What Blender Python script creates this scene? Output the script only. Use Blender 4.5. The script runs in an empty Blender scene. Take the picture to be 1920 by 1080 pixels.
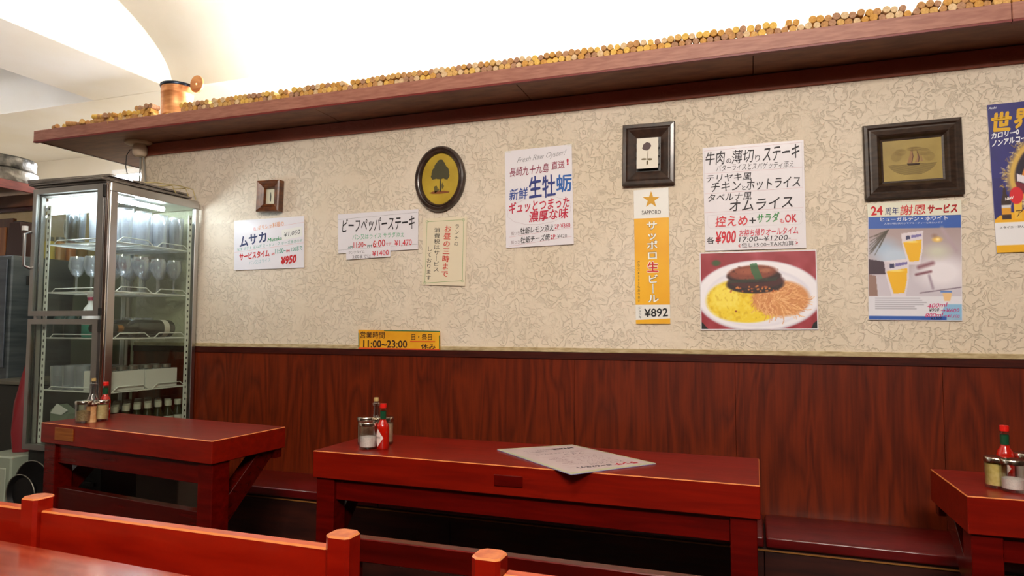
import bpy, bmesh, math, random
import numpy as np
from mathutils import Vector, Matrix
random.seed(7); rng = np.random.default_rng(7)
SC = bpy.context.scene; COL = SC.collection; PI = math.pi

# ---------------------------------------------------------------- camera
F, YAW, PITCH, ROLL = 1272.78, 0.3409, 0.0585, 0.0038
CAM = Vector((0, -2.4459, 1.10))
fw = Vector((-math.sin(YAW)*math.cos(PITCH), math.cos(YAW)*math.cos(PITCH), math.sin(PITCH)))
rt0 = Vector((math.cos(YAW), math.sin(YAW), 0)); up0 = rt0.cross(fw)
rt = rt0*math.cos(ROLL) + up0*math.sin(ROLL); up = up0*math.cos(ROLL) - rt0*math.sin(ROLL)
cd = bpy.data.cameras.new('camera'); cam = bpy.data.objects.new('camera', cd); COL.objects.link(cam)
cd.sensor_width = 36; cd.lens = F*36/1920; cd.clip_start = .02
cam.matrix_world = Matrix(((rt.x, up.x, -fw.x, CAM.x), (rt.y, up.y, -fw.y, CAM.y), (rt.z, up.z, -fw.z, CAM.z), (0, 0, 0, 1)))
SC.camera = cam
def P(px, py, ax, v):            # where the line of sight through a photo point meets the plane ax = v
    d = rt*((px-960)/F) + up*((540-py)/F) + fw; i = 'xyz'.index(ax)
    return CAM + d*((v-CAM[i])/d[i])

# ---------------------------------------------------------------- world, view, lights
SC.view_settings.view_transform = 'Standard'; SC.view_settings.look = 'None'
SC.view_settings.exposure = 0.0; SC.view_settings.gamma = 1; SC.view_settings.use_curve_mapping = False
w = bpy.data.worlds.new('world'); SC.world = w; w.use_nodes = True
w.node_tree.nodes['Background'].inputs[0].default_value = (.9, .85, .8, 1)
w.node_tree.nodes['Background'].inputs[1].default_value = .05
def area(name, loc, tgt, sx, sy, power, col):
    l = bpy.data.lights.new(name, 'AREA'); l.shape = 'RECTANGLE'; l.size = sx; l.size_y = sy; l.energy = power; l.color = col
    o = bpy.data.objects.new(name, l); COL.objects.link(o); o.location = loc
    o.rotation_euler = (Vector(tgt)-Vector(loc)).to_track_quat('-Z', 'Y').to_euler(); return o
area('ceiling_light_a', (.35, -3.75, 2.85), (.0, 0, 1.3), 1.2, .4, 96, (1, .90, .80))
area('ceiling_light_b', (-1.5, -3.0, 2.5), (-1.6, 0, 1.7), 1.2, .3, 7, (1, .90, .78))
area('ceiling_light_c', (-.35, -2.1, 2.45), (-.75, -1.45, .7), .5, .2, 13, (1, .88, .72))
TUBE = 520.0          # cove tubes on top of the long shelf
KIT = 95.0

# ---------------------------------------------------------------- helpers
def lin(c):
    return tuple(((x/255)/12.92 if x/255 <= .04045 else ((x/255+.055)/1.055)**2.4) for x in c)
def nodes(m): return m.node_tree.nodes, m.node_tree.links
def mat(name, rgb, rough=.5, metal=0, coat=0, emit=None, es=0, spec=.5, alpha=1):
    m = bpy.data.materials.new(name); m.use_nodes = True; b = m.node_tree.nodes['Principled BSDF']
    c = lin(rgb); b.inputs['Base Color'].default_value = (*c, 1); b.inputs['Roughness'].default_value = rough
    b.inputs['Metallic'].default_value = metal; b.inputs['Coat Weight'].default_value = coat; b.inputs['Coat Roughness'].default_value = .12
    b.inputs['Specular IOR Level'].default_value = spec
    if emit: b.inputs['Emission Color'].default_value = (*lin(emit), 1); b.inputs['Emission Strength'].default_value = es
    return m
def noisy(m, c1, c2, scale=(1, 1, 1), ns=5, detail=4, lo=.35, hi=.65, bump=0, bscale=None, dist=0, rough=None, coord='Object'):
    N, L = nodes(m); b = N['Principled BSDF']
    tc = N.new('ShaderNodeTexCoord'); mp = N.new('ShaderNodeMapping'); mp.inputs['Scale'].default_value = scale
    L.new(tc.outputs[coord], mp.inputs['Vector'])
    n = N.new('ShaderNodeTexNoise'); n.inputs['Scale'].default_value = ns; n.inputs['Detail'].default_value = detail; n.inputs['Distortion'].default_value = dist
    L.new(mp.outputs[0], n.inputs['Vector'])
    r = N.new('ShaderNodeValToRGB'); r.color_ramp.elements[0].position = lo; r.color_ramp.elements[1].position = hi
    r.color_ramp.elements[0].color = (*lin(c1), 1); r.color_ramp.elements[1].color = (*lin(c2), 1)
    L.new(n.outputs['Fac'], r.inputs[0]); L.new(r.outputs[0], b.inputs['Base Color'])
    if bump:
        n2 = N.new('ShaderNodeTexNoise'); n2.inputs['Scale'].default_value = bscale or ns*4; n2.inputs['Detail'].default_value = 3
        L.new(mp.outputs[0], n2.inputs['Vector'])
        bp = N.new('ShaderNodeBump'); bp.inputs['Distance'].default_value = bump; bp.inputs['Strength'].default_value = 1
        L.new(n2.outputs['Fac'], bp.inputs['Height']); L.new(bp.outputs[0], b.inputs['Normal'])
    return m

def thing(name, label, cat, loc=(0, 0, 0), group=None, rz=0):
    o = bpy.data.objects.new(name, None); COL.objects.link(o); o.location = loc; o.rotation_euler = (0, 0, rz)
    o.empty_display_size = .05; tag(o, label, cat, group); return o
def tag(o, label, cat, group=None):
    o['label'] = label; o['category'] = cat
    if group: o['group'] = group
    return o
def root(o):
    while o.parent: o = o.parent
    return o
def obj(name, bm, m, parent=None, world=True, smooth=False, label=None, origin=None):
    """links bm as one mesh object; world=True: coordinates are world ones, shifted into the frame of the thing"""
    if parent is not None and world: bmesh.ops.translate(bm, verts=bm.verts, vec=-root(parent).location)
    if parent is None and origin is not None: bmesh.ops.translate(bm, verts=bm.verts, vec=-Vector(origin))
    bmesh.ops.recalc_face_normals(bm, faces=bm.faces)
    me = bpy.data.meshes.new(name); bm.to_mesh(me); bm.free()
    for x in (m if isinstance(m, (list, tuple)) else [m]): me.materials.append(x)
    if smooth:
        me.polygons.foreach_set('use_smooth', [True]*len(me.polygons))
        try: me.set_sharp_from_angle(angle=math.radians(40))
        except Exception: pass
    o = bpy.data.objects.new(name, me); COL.objects.link(o)
    if parent is not None: o.parent = parent
    elif origin is not None: o.location = origin
    if label: o['label'] = label
    return o
def struct(name, bm, m, **k):
    o = obj(name, bm, m, **k); o['kind'] = 'structure'; return o
def BM(): return bmesh.new()
def box(bm, a, b, mi=0):
    (x0, y0, z0), (x1, y1, z1) = a, b
    v = [bm.verts.new(p) for p in ((x0,y0,z0),(x1,y0,z0),(x1,y1,z0),(x0,y1,z0),(x0,y0,z1),(x1,y0,z1),(x1,y1,z1),(x0,y1,z1))]
    fs = [bm.faces.new([v[i] for i in f]) for f in ((3,2,1,0),(4,5,6,7),(0,1,5,4),(1,2,6,5),(2,3,7,6),(3,0,4,7))]
    for f in fs: f.material_index = mi
    return v, fs
def quadprism(bm, q, z0, z1):
    v = [bm.verts.new((x, y, z0)) for x, y in q] + [bm.verts.new((x, y, z1)) for x, y in q]
    return v, [bm.faces.new([v[i] for i in f]) for f in ((3,2,1,0),(4,5,6,7),(0,1,5,4),(1,2,6,5),(2,3,7,6),(3,0,4,7))]
def bev(bm, w, seg=1, topmat=None, ztop=None):
    es = list(bm.edges)
    r = bmesh.ops.bevel(bm, geom=es, offset=w, segments=seg, affect='EDGES', profile=.5)
    if topmat is not None:
        for f in r['faces']:
            if all(v.co.z > ztop-w*1.6 for v in f.verts): f.material_index = topmat
    return bm
def bbox(a, b, w=.002, topmat=None):
    bm = BM(); box(bm, a, b); bev(bm, w, 1, topmat, max(a[2], b[2])); return bm
def poly(bm, pts):
    return bm.faces.new([bm.verts.new(p) for p in pts])
def extr(bm, pts, vec):
    """a polygon pushed along vec into a solid"""
    n = len(pts); vec = Vector(vec)
    a = [bm.verts.new(p) for p in pts]; b = [bm.verts.new(Vector(p)+vec) for p in pts]
    bm.faces.new(a); bm.faces.new(b[::-1])
    for i in range(n): bm.faces.new((a[i], b[i], b[(i+1) % n], a[(i+1) % n]))
def lathe(bm, prof, n=24, c=(0, 0, 0), axis='z', mi=0):
    rings = []
    for r, z in prof:
        if r < 1e-6: rings.append([None]); continue
        rings.append([])
        for i in range(n):
            t = 2*PI*i/n; p = (r*math.cos(t), r*math.sin(t), z)
            if axis == 'y': p = (p[0], z, p[1])
            if axis == 'x': p = (z, p[0], p[1])
            rings[-1].append(bm.verts.new((p[0]+c[0], p[1]+c[1], p[2]+c[2])))
    for k, (r, z) in enumerate(prof):
        if r < 1e-6:
            p = {'z': (0, 0, z), 'y': (0, z, 0), 'x': (z, 0, 0)}[axis]
            rings[k] = [bm.verts.new((p[0]+c[0], p[1]+c[1], p[2]+c[2]))]
    for a, b in zip(rings, rings[1:]):
        for i in range(n):
            j = (i+1) % n
            if len(a) == 1 and len(b) == 1: continue
            vs = [a[0], b[i], b[j]] if len(a) == 1 else [a[i], b[0], a[j]] if len(b) == 1 else [a[i], b[i], b[j], a[j]]
            bm.faces.new(vs).material_index = mi
    return bm
def tube(bm, pts, r, n=6, closed=False):
    pts = [Vector(p) for p in pts]; m = len(pts); rings = []
    for i, p in enumerate(pts):
        if closed: d = pts[(i+1) % m] - pts[i-1]
        else: d = pts[min(i+1, m-1)] - pts[max(i-1, 0)]
        d.normalize(); u = d.orthogonal().normalized() if i == 0 else (u - d*u.dot(d)).normalized(); v = d.cross(u)
        rings.append([bm.verts.new(p + (u*math.cos(2*PI*k/n) + v*math.sin(2*PI*k/n))*r) for k in range(n)])
    for i in range(m if closed else m-1):
        a, b = rings[i], rings[(i+1) % m]
        for k in range(n): bm.faces.new((a[k], b[k], b[(k+1) % n], a[(k+1) % n]))
    if not closed: bm.faces.new(rings[0][::-1]); bm.faces.new(rings[-1])
    return bm
def dup(r, loc, rz=None, label=None, group=None):
    c = r.copy(); COL.objects.link(c); c.location = loc
    if rz is not None: c.rotation_euler = (0, 0, rz)
    if label: c['label'] = label
    if group: c['group'] = group
    for ch in list(r.children):
        k = ch.copy(); COL.objects.link(k); k.parent = c
        for g in list(ch.children):
            h = g.copy(); COL.objects.link(h); h.parent = k
    return c

# ---------------------------------------------------------------- materials
def wood_red(name, c1, c2, rough=.24, scale=(1.2, 9, 14)):
    m = mat(name, c1, rough, coat=.12, spec=.35); noisy(m, c1, c2, scale, 4, 5, .3, .7, bump=.0004, bscale=9, dist=.4); return m
M = {}
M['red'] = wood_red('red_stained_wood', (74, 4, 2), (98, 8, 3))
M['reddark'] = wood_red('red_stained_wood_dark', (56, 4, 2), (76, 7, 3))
M['redtop'] = wood_red('red_table_top', (106, 12, 3), (130, 19, 4), .3)
M['chair'] = wood_red('chair_red', (124, 12, 3), (152, 24, 6), .28, (1.4, 7, 8))
M['chairtop'] = noisy(mat('lit_orange_top', (190, 74, 30), .3, coat=.3), (176, 60, 22), (204, 92, 42), (1, 8, 8), 6)  # glossy light on the slat tops, put into their colour
M['worn'] = mat('worn_edge', (206, 120, 62), .35, coat=.2)
M['postcap'] = noisy(mat('worn_post_top', (190, 96, 52), .4, coat=.2), (172, 80, 44), (204, 116, 66), (1, 1, 1), 60)
M['vinyl'] = noisy(mat('dark_red_vinyl', (92, 10, 12), .28, coat=.2), (78, 8, 10), (104, 14, 14), (1, 3, 3), 6, bump=.0015, bscale=7)
M['benchwood'] = noisy(mat('bench_dark_wood', (48, 16, 10), .5), (40, 12, 8), (62, 22, 12), (1, 6, 8), 5)
M['edge'] = mat('bench_edge_strip', (150, 100, 50), .35)
M['shelfface'] = noisy(mat('shelf_fascia', (150, 100, 84), .5), (146, 92, 76), (168, 114, 96), (3, 1, 20), 6)
M['shelfunder'] = noisy(mat('shelf_underside', (116, 70, 44), .5), (108, 64, 40), (134, 86, 56), (2, 6, 2), 5)
M['shelflip'] = mat('shelf_lip', (112, 22, 16), .45)
M['white'] = mat('white_plastic', (232, 232, 228), .4)
M['steel'] = mat('brushed_steel', (186, 184, 182), .28, metal=1)
M['chrome'] = mat('chrome', (225, 225, 225), .1, metal=1)
M['darkgasket'] = mat('dark_gasket', (28, 26, 24), .6)
M['black'] = mat('black_paint', (16, 15, 15), .35)
M['wire'] = mat('white_coated_wire', (228, 228, 222), .3)
M['paperw'] = mat('white_paper', (228, 225, 232), .5, coat=.06)
M['paperc'] = mat('cream_paper', (226, 214, 188), .6, coat=.05)
def wall_mat():
    m = mat('stucco', (205, 185, 150), .75); N, L = nodes(m); b = N['Principled BSDF']
    tc = N.new('ShaderNodeTexCoord')
    n1 = N.new('ShaderNodeTexNoise'); n1.inputs['Scale'].default_value = 1.6; n1.inputs['Detail'].default_value = 5
    r = N.new('ShaderNodeValToRGB'); r.color_ramp.elements[0].position = .3; r.color_ramp.elements[1].position = .72
    r.color_ramp.elements[0].color = (*lin((217, 202, 178)), 1); r.color_ramp.elements[1].color = (*lin((233, 221, 205)), 1)
    L.new(tc.outputs['Object'], n1.inputs['Vector']); L.new(n1.outputs['Fac'], r.inputs[0])
    # trowel ridges: level lines of a warped noise, broken up by a second noise
    wp = N.new('ShaderNodeTexNoise'); wp.inputs['Scale'].default_value = 27; wp.inputs['Detail'].default_value = 6; wp.inputs['Distortion'].default_value = .5
    L.new(tc.outputs['Object'], wp.inputs['Vector'])
    mm = N.new('ShaderNodeMath'); mm.operation = 'MULTIPLY'; mm.inputs[1].default_value = 6; L.new(wp.outputs['Fac'], mm.inputs[0])
    fr = N.new('ShaderNodeMath'); fr.operation = 'PINGPONG'; fr.inputs[1].default_value = .5; L.new(mm.outputs[0], fr.inputs[0])
    rr = N.new('ShaderNodeValToRGB'); rr.color_ramp.elements[0].position = 0; rr.color_ramp.elements[1].position = .20
    rr.color_ramp.elements[0].color = (0, 0, 0, 1); rr.color_ramp.elements[1].color = (1, 1, 1, 1)
    L.new(fr.outputs[0], rr.inputs[0])
    n3 = N.new('ShaderNodeTexNoise'); n3.inputs['Scale'].default_value = 9; n3.inputs['Detail'].default_value = 2
    L.new(tc.outputs['Object'], n3.inputs['Vector'])
    r3 = N.new('ShaderNodeValToRGB'); r3.color_ramp.elements[0].position = .50; r3.color_ramp.elements[1].position = .66
    L.new(n3.outputs['Fac'], r3.inputs[0])
    mx = N.new('ShaderNodeMath'); mx.operation = 'MAXIMUM'; L.new(rr.outputs[0], mx.inputs[0]); L.new(r3.outputs[0], mx.inputs[1])
    dm = N.new('ShaderNodeMapRange'); dm.inputs['To Min'].default_value = .93; dm.inputs['To Max'].default_value = 1.0; L.new(mx.outputs[0], dm.inputs['Value'])
    vm = N.new('ShaderNodeMix'); vm.data_type = 'RGBA'; vm.blend_type = 'MULTIPLY'; vm.inputs[0].default_value = 1; L.new(r.outputs[0], vm.inputs[6]); L.new(dm.outputs[0], vm.inputs[7]); L.new(vm.outputs[2], b.inputs['Base Color'])
    n4 = N.new('ShaderNodeTexNoise'); n4.inputs['Scale'].default_value = 60; n4.inputs['Detail'].default_value = 4
    L.new(tc.outputs['Object'], n4.inputs['Vector'])
    ad = N.new('ShaderNodeMath'); ad.operation = 'MULTIPLY_ADD'; ad.inputs[1].default_value = .8; L.new(n4.outputs['Fac'], ad.inputs[0]); L.new(mx.outputs[0], ad.inputs[2])
    bp = N.new('ShaderNodeBump'); bp.inputs['Distance'].default_value = .0024; bp.inputs['Strength'].default_value = .75
    L.new(ad.outputs[0], bp.inputs['Height']); L.new(bp.outputs[0], b.inputs['Normal'])
    return m
M['stucco'] = wall_mat()
M['band'] = mat('brown_painted_band', (150, 80, 58), .6)
def band_bump(m):
    N, L = nodes(m); tc = N.new('ShaderNodeTexCoord'); n = N.new('ShaderNodeTexNoise'); n.inputs['Scale'].default_value = 22; n.inputs['Detail'].default_value = 4; n.inputs['Distortion'].default_value = 1
    L.new(tc.outputs['Object'], n.inputs['Vector']); bp = N.new('ShaderNodeBump'); bp.inputs['Distance'].default_value = .004
    L.new(n.outputs['Fac'], bp.inputs['Height']); L.new(bp.outputs[0], N['Principled BSDF'].inputs['Normal'])
band_bump(M['band'])
def ply_mat():
    m = mat('varnished_plywood', (90, 30, 10), .42, coat=.05, spec=.3); N, L = nodes(m); b = N['Principled BSDF']
    tc = N.new('ShaderNodeTexCoord'); mp = N.new('ShaderNodeMapping'); mp.inputs['Scale'].default_value = (7, 1, 1.1)
    L.new(tc.outputs['Object'], mp.inputs['Vector'])
    n1 = N.new('ShaderNodeTexNoise'); n1.inputs['Scale'].default_value = 1.3; n1.inputs['Detail'].default_value = 2; n1.inputs['Distortion'].default_value = .6
    L.new(mp.outputs[0], n1.inputs['Vector'])
    mu = N.new('ShaderNodeMath'); mu.operation = 'MULTIPLY'; mu.inputs[1].default_value = 14; L.new(n1.outputs['Fac'], mu.inputs[0])
    pg = N.new('ShaderNodeMath'); pg.operation = 'PINGPONG'; pg.inputs[1].default_value = 1; L.new(mu.outputs[0], pg.inputs[0])
    mp2 = N.new('ShaderNodeMapping'); mp2.inputs['Scale'].default_value = (60, 1, 2.5); L.new(tc.outputs['Object'], mp2.inputs['Vector'])
    n2 = N.new('ShaderNodeTexNoise'); n2.inputs['Scale'].default_value = 2; n2.inputs['Detail'].default_value = 4; L.new(mp2.outputs[0], n2.inputs['Vector'])
    mixv = N.new('ShaderNodeMath'); mixv.operation = 'MULTIPLY_ADD'; mixv.inputs[1].default_value = .45; L.new(pg.outputs[0], mixv.inputs[0]); L.new(n2.outputs['Fac'], mixv.inputs[2])
    r = N.new('ShaderNodeValToRGB'); e = r.color_ramp.elements; e[0].position = .3; e[1].position = .95
    e[0].color = (*lin((68, 18, 3)), 1); e[1].color = (*lin((108, 35, 6)), 1)
    L.new(mixv.outputs[0], r.inputs[0]); L.new(r.outputs[0], b.inputs['Base Color'])
    return m
M['ply'] = ply_mat()
M['cap'] = noisy(mat('dark_cap_rail', (56, 16, 9), .5, spec=.2), (48, 13, 8), (68, 22, 11), (2, 1, 20), 6)
M['strip'] = noisy(mat('painted_ledge_strip', (186, 166, 124), .6), (160, 138, 96), (200, 182, 142), (3, 1, 12), 8)
M['plaster'] = noisy(mat('white_plaster', (246, 240, 228), .8), (244, 237, 222), (248, 243, 233), (1, 1, 1), 2)
def glassmat(name, tint=(1, 1, 1), rough=.02, base=.06, edge=.9):
    m = bpy.data.materials.new(name); m.use_nodes = True; N, L = nodes(m); N.remove(N['Principled BSDF']); out = N['Material Output']
    t = N.new('ShaderNodeBsdfTransparent'); t.inputs[0].default_value = (*tint, 1); g = N.new('ShaderNodeBsdfGlossy'); g.inputs['Roughness'].default_value = rough
    lw = N.new('ShaderNodeLayerWeight'); lw.inputs['Blend'].default_value = .35
    r = N.new('ShaderNodeMapRange'); r.inputs['To Min'].default_value = base; r.inputs['To Max'].default_value = edge; L.new(lw.outputs['Facing'], r.inputs['Value'])
    mx = N.new('ShaderNodeMixShader'); L.new(r.outputs[0], mx.inputs[0]); L.new(t.outputs[0], mx.inputs[1]); L.new(g.outputs[0], mx.inputs[2]); L.new(mx.outputs[0], out.inputs['Surface'])
    return m
M['pane'] = glassmat('window_pane_glass', (.90, .94, .90), .02, .008, .2)
M['glass'] = glassmat('clear_glass', (.86, .9, .92), .05, .14, .9)
M['litglass'] = glassmat('lit_clear_glass', (.92, .94, .96), .05, .12, .9)  # white diffuse share below paints the fridge lamp's glare into the glasses
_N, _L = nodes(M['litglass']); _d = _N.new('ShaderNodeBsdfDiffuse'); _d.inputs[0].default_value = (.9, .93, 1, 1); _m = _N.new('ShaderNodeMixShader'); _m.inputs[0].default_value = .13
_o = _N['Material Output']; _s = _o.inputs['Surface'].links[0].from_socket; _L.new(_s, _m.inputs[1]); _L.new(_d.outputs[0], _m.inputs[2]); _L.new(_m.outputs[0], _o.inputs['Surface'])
M['jarglass'] = glassmat('jar_glass', (.96, .96, .94), .04, .04, .6)
M['tape'] = glassmat('clear_tape', (.98, .98, .96), .2, .02, .15)

# ---------------------------------------------------------------- room shell
WL, WR = -2.763, 3.2         # the partition wall's ends
KL, FY, YB, ZS = -6.2, -4.9, .80, 2.604
bm = BM(); box(bm, (WL, 0, 1.0), (WR, .14, 1.972)); struct('wall_back', bm, M['stucco'])
bm = BM(); box(bm, (WL, .004, 0), (WR, .14, 1.0)); wain = struct('wall_lower', bm, M['benchwood'])
# plywood sheets of the wainscot, butt joints just open
xs = [-2.76, -2.38, -1.47, -.62, -.06, .55, 1.45, 2.35, 3.2]
for i, (a, b) in enumerate(zip(xs, xs[1:])):
    o = obj('panel', bbox((a+.0003, -.010, .02), (b-.0003, .003, .986), .0006), M['ply'], wain)
bm = bbox((WL, -.014, .9845), (WR, 0.0, 1.0105), .0015); struct('trim_1', bm, M['cap'])
bm = bbox((WL, -.007, 1.0108), (WR, 0, 1.0265), .001); struct('trim_2', bm, M['strip'])
bm = bbox((WL+.005, -.009, 1.9158), (WR, 0, 1.972), .002); struct('trim_3', bm, M['band'])
bm = BM(); box(bm, (KL, FY, -.05), (3.4, 2.2, 0)); struct('floor', bm, noisy(mat('floor_tile', (44, 32, 26), .5), (36, 26, 22), (54, 40, 32), (1, 1, 1), 3))
bm = BM(); box(bm, (3.2, FY, 0), (3.3, 2.2, 3.5)); struct('wall_right', bm, mat('brown_side_wall', (70, 44, 30), .8))
bm = BM(); box(bm, (KL-.1, FY, 0), (KL, 2.2, 3.5)); struct('wall_left', bm, M['plaster'])
bm = BM(); box(bm, (KL, FY-.1, 0), (3.3, FY, 3.5)); struct('wall_front', bm, mat('warm_wall', (96, 66, 46), .8))
bm = BM(); box(bm, (KL, 1.9, 0), (3.3, 2.0, ZS)); struct('wall_far', bm, M['plaster'])
# barrel vault over the dining room, springing from the rear beam at YB
def vault_z(y):
    a, b = 2.7, .733; u = (y-(YB+.012-a))/a
    return ZS + b*math.sqrt(max(0, 1-u*u))
bm = BM(); ys = [YB+.012-2.7*(1-math.cos(t)) for t in np.linspace(0, PI, 56)]
for x0, x1 in ((-3.452, 3.3), (KL, -4.12)):
    top = [(y, vault_z(y)) for y in ys]
    va = [bm.verts.new((x0, y, z)) for y, z in top]; vb = [bm.verts.new((x1, y, z)) for y, z in top]
    for i in range(len(top)-1): bm.faces.new((va[i], vb[i], vb[i+1], va[i+1]))
bmesh.ops.solidify(bm, geom=list(bm.faces), thickness=-.03)
o = struct('ceiling', bm, M['plaster'], smooth=True)
bm = BM(); box(bm, (-4.12, FY, ZS), (-3.45, YB+.02, 3.42)); struct('beam_cross', bm, M['plaster'])
bm = BM(); box(bm, (KL, YB+.012, ZS-.002), (3.3, 1.95, ZS+.9)); struct('beam_rear', bm, M['plaster'])
# a fine bead where the vault meets the beam's side
bm = BM(); tube(bm, [(-3.449, y, vault_z(y)-.004) for y in ys], .006, 6); struct('trim_4', bm, M['plaster'])

# ---------------------------------------------------------------- the long shelf above the wall
SH0, SH1, YF = -3.20, 1.9, -.217
sh = thing('wall_shelf', 'long brown wooden shelf along the top of the stucco wall, carrying wine corks', 'shelf', (-.6, 0, 1.972))
bm = BM(); box(bm, (SH0+.004, YF+.014, 1.985), (SH1, .45, 2.004)); bev(bm, .001); obj('shelf_board', bm, M['shelfunder'], sh)
for a, b in ((SH0, .702), (.704, SH1)):
    bm = BM(); box(bm, (a, YF, 1.9735), (b, YF+.014, 2.0235)); bev(bm, .0015); obj('fascia_board', bm, M['shelfface'], sh)
    bm = BM(); box(bm, (a, YF-.001, 1.967), (b, YF+.016, 1.9733)); obj('lower_lip', bm, M['shelflip'], sh, label='dark red strip under the fascia')
bm = BM(); box(bm, (SH0, YF+.0145, 1.9735), (SH0+.014, .45, 2.0235)); bev(bm, .0015); obj('end_board', bm, M['reddark'], sh)
sx = [SH0+.015, -2.485, -1.645, -.79, .014, .85, SH1]
for a, b in zip(sx, sx[1:]):
    bm = BM(); box(bm, (a+.0012, YF+.0165, 1.975), (b-.0012, .449, 1.9845)); bev(bm, .0008); obj('underside_panel', bm, M['shelfunder'], sh)

# lamps standing on the shelf behind the corks (they light the vault)
tubem = mat('lit_tube', (255, 255, 255), .5, emit=(252, 246, 236), es=TUBE)
def batten(loc, label, L=1.15):
    t = thing('fluorescent_lamp', label, 'lamp', loc)
    bm = BM(); box(bm, (-L/2, -.03, .001), (L/2, .03, .035)); bev(bm, .003); obj('lamp_housing', bm, M['white'], t, world=False)
    bm = BM(); lathe(bm, [(0, -L/2+.02), (.013, -L/2+.02), (.013, L/2-.02), (0, L/2-.02)], 12, (0, 0, .052), 'x'); obj('lamp_tube', bm, tubem, t, world=False, smooth=True)
    for s in (-1, 1):
        bm = BM(); box(bm, (s*(L/2-.01)-.01, -.02, .03), (s*(L/2-.01)+.01, .02, .068)); obj('lamp_holder', bm, M['white'], t, world=False)
    return t
batten((-2.05, .36, 2.0045), 'white fluorescent tube lamp on the shelf behind the corks, the one nearest the copper pot')
batten((-.42, .36, 2.0045), 'white fluorescent tube lamp on the shelf behind the corks above the oyster poster')
batten((.98, .36, 2.0045), 'white fluorescent tube lamp on the shelf behind the corks above the ship picture')

# ---------------------------------------------------------------- corks
corkm = []
for i, (a, b) in enumerate((((196, 152, 84), (222, 182, 112)), ((172, 124, 74), (198, 152, 100)), ((214, 170, 72), (232, 194, 104)), ((204, 172, 128), (226, 200, 160)), ((158, 116, 86), (182, 142, 112)), ((188, 136, 60), (210, 160, 84)))):
    corkm.append(noisy(mat('cork_%s' % 'abcdef'[i], a, .8), a, b, (1, 1, 1), 160, 3, bump=.0006))
def cork_mesh(r, L, m, k):
    bm = BM(); c = .0012
    lathe(bm, [(0, 0), (r-c, 0), (r, c), (r*.985, L/2), (r, L-c), (r-c, L), (0, L)], 14, (0, 0, 0), 'y')
    bmesh.ops.recalc_face_normals(bm, faces=bm.faces)
    me = bpy.data.meshes.new('cork'); bm.to_mesh(me); bm.free(); me.materials.append(m)
    me.polygons.foreach_set('use_smooth', [True]*len(me.polygons)); me.set_sharp_from_angle(angle=math.radians(35)); return me
cork_meshes = [cork_mesh(r, L, m, 0) for m in corkm for r, L in ((.0110, .042), (.0118, .045), (.0102, .038))]
pitch = .0226; spots = []
holes = [(-.02, .0), (.03, .05), (.1, .12), (.13, .19)]
x = -2.32; col = 0
while x < 1.12:
    for row in range(3):
        xx = x + (pitch/2 if row % 2 else 0) + random.uniform(-.0012, .0012)
        z = 2.0050 + .0115 + row*.0200 + random.uniform(-.0006, .0006)
        if row == 2 and random.random() < .025: continue
        if row == 2 and .02 < xx < .2 and random.random() < .12: continue
        spots.append((xx, -.203+random.uniform(-.006, .006), z, row))
    x += pitch
heap = []                                           # the looser left end of the row
x = -2.50
while x > -3.17:
    u = (-x-2.50)/.67; rows = 4 if u < .15 else 3 if u < .5 else 2 if u < .8 else (2 if random.random() < .4 else 1)
    if x > -2.36: rows = 0
    for row in range(rows):
        heap.append((x+(pitch/2 if row % 2 else 0)+random.uniform(-.003, .003), -.203+random.uniform(-.01, .01), 2.0045+.0115+row*.0188, row))
    x -= pitch*1.04
for k in range(6): heap.append((-2.345-k*.0225, -.213, 2.016, 0))
allc = spots + heap
allc.sort(key=lambda s: -(s[0]))
singles, rest = allc[:300], allc[300:]
GL = 'wine corks lying end-on along the shelf top'
for i, (cx, cy, cz, row) in enumerate(singles):
    me = random.choice(cork_meshes); o = bpy.data.objects.new('wine_cork', me); COL.objects.link(o)
    o.location = (cx, cy, cz); o.rotation_euler = (random.uniform(-.03, .03), random.uniform(0, 6), random.uniform(-.06, .06))
    tag(o, 'round tan wine cork stacked end-on in the row of corks on the long shelf', 'cork', GL)
bm = BM(); mats = corkm
for cx, cy, cz, row in rest:
    r = random.choice((.0112, .0118, .0104)); L = .044; n0 = len(bm.verts); mi = random.randrange(6)
    if cx < -2.75 and row >= 1 and random.random() < .5:
        lathe(bm, [(0, -L/2), (r, -L/2), (r, L/2), (0, L/2)], 12, (0, 0, 0), 'x', mi)
        rotm = Matrix.Rotation(random.uniform(-1, 1), 3, 'Z')
    else:
        lathe(bm, [(0, 0), (r-.001, 0), (r, .001), (r, L-.001), (r-.001, L), (0, L)], 12, (0, 0, 0), 'y', mi)
        rotm = Matrix.Rotation(random.uniform(-.08, .08) if cx > -2.7 else random.uniform(-.7, .7), 3, 'Z')
    bm.verts.ensure_lookup_table()
    for v in bm.verts[n0:]: v.co = rotm @ v.co + Vector((cx, cy, cz))
o = obj('cork_pile', bm, mats, origin=(-2.4, -.18, 2.0045)); tag(o, 'heap and rows of small wine corks towards the open end of the long shelf, around the copper pot', 'corks'); o['kind'] = 'stuff'
for a, b in ((-2.26, -.02), (.2, 1.15)):  # made-up strips, added to keep lamp light out of the cork gaps
    bm = BM(); box(bm, (a, -.150, 2.0045), (b, -.144, 2.050)); obj('light_block_strip', bm, M['reddark'], sh, label='thin dark strip behind the corks')

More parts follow.
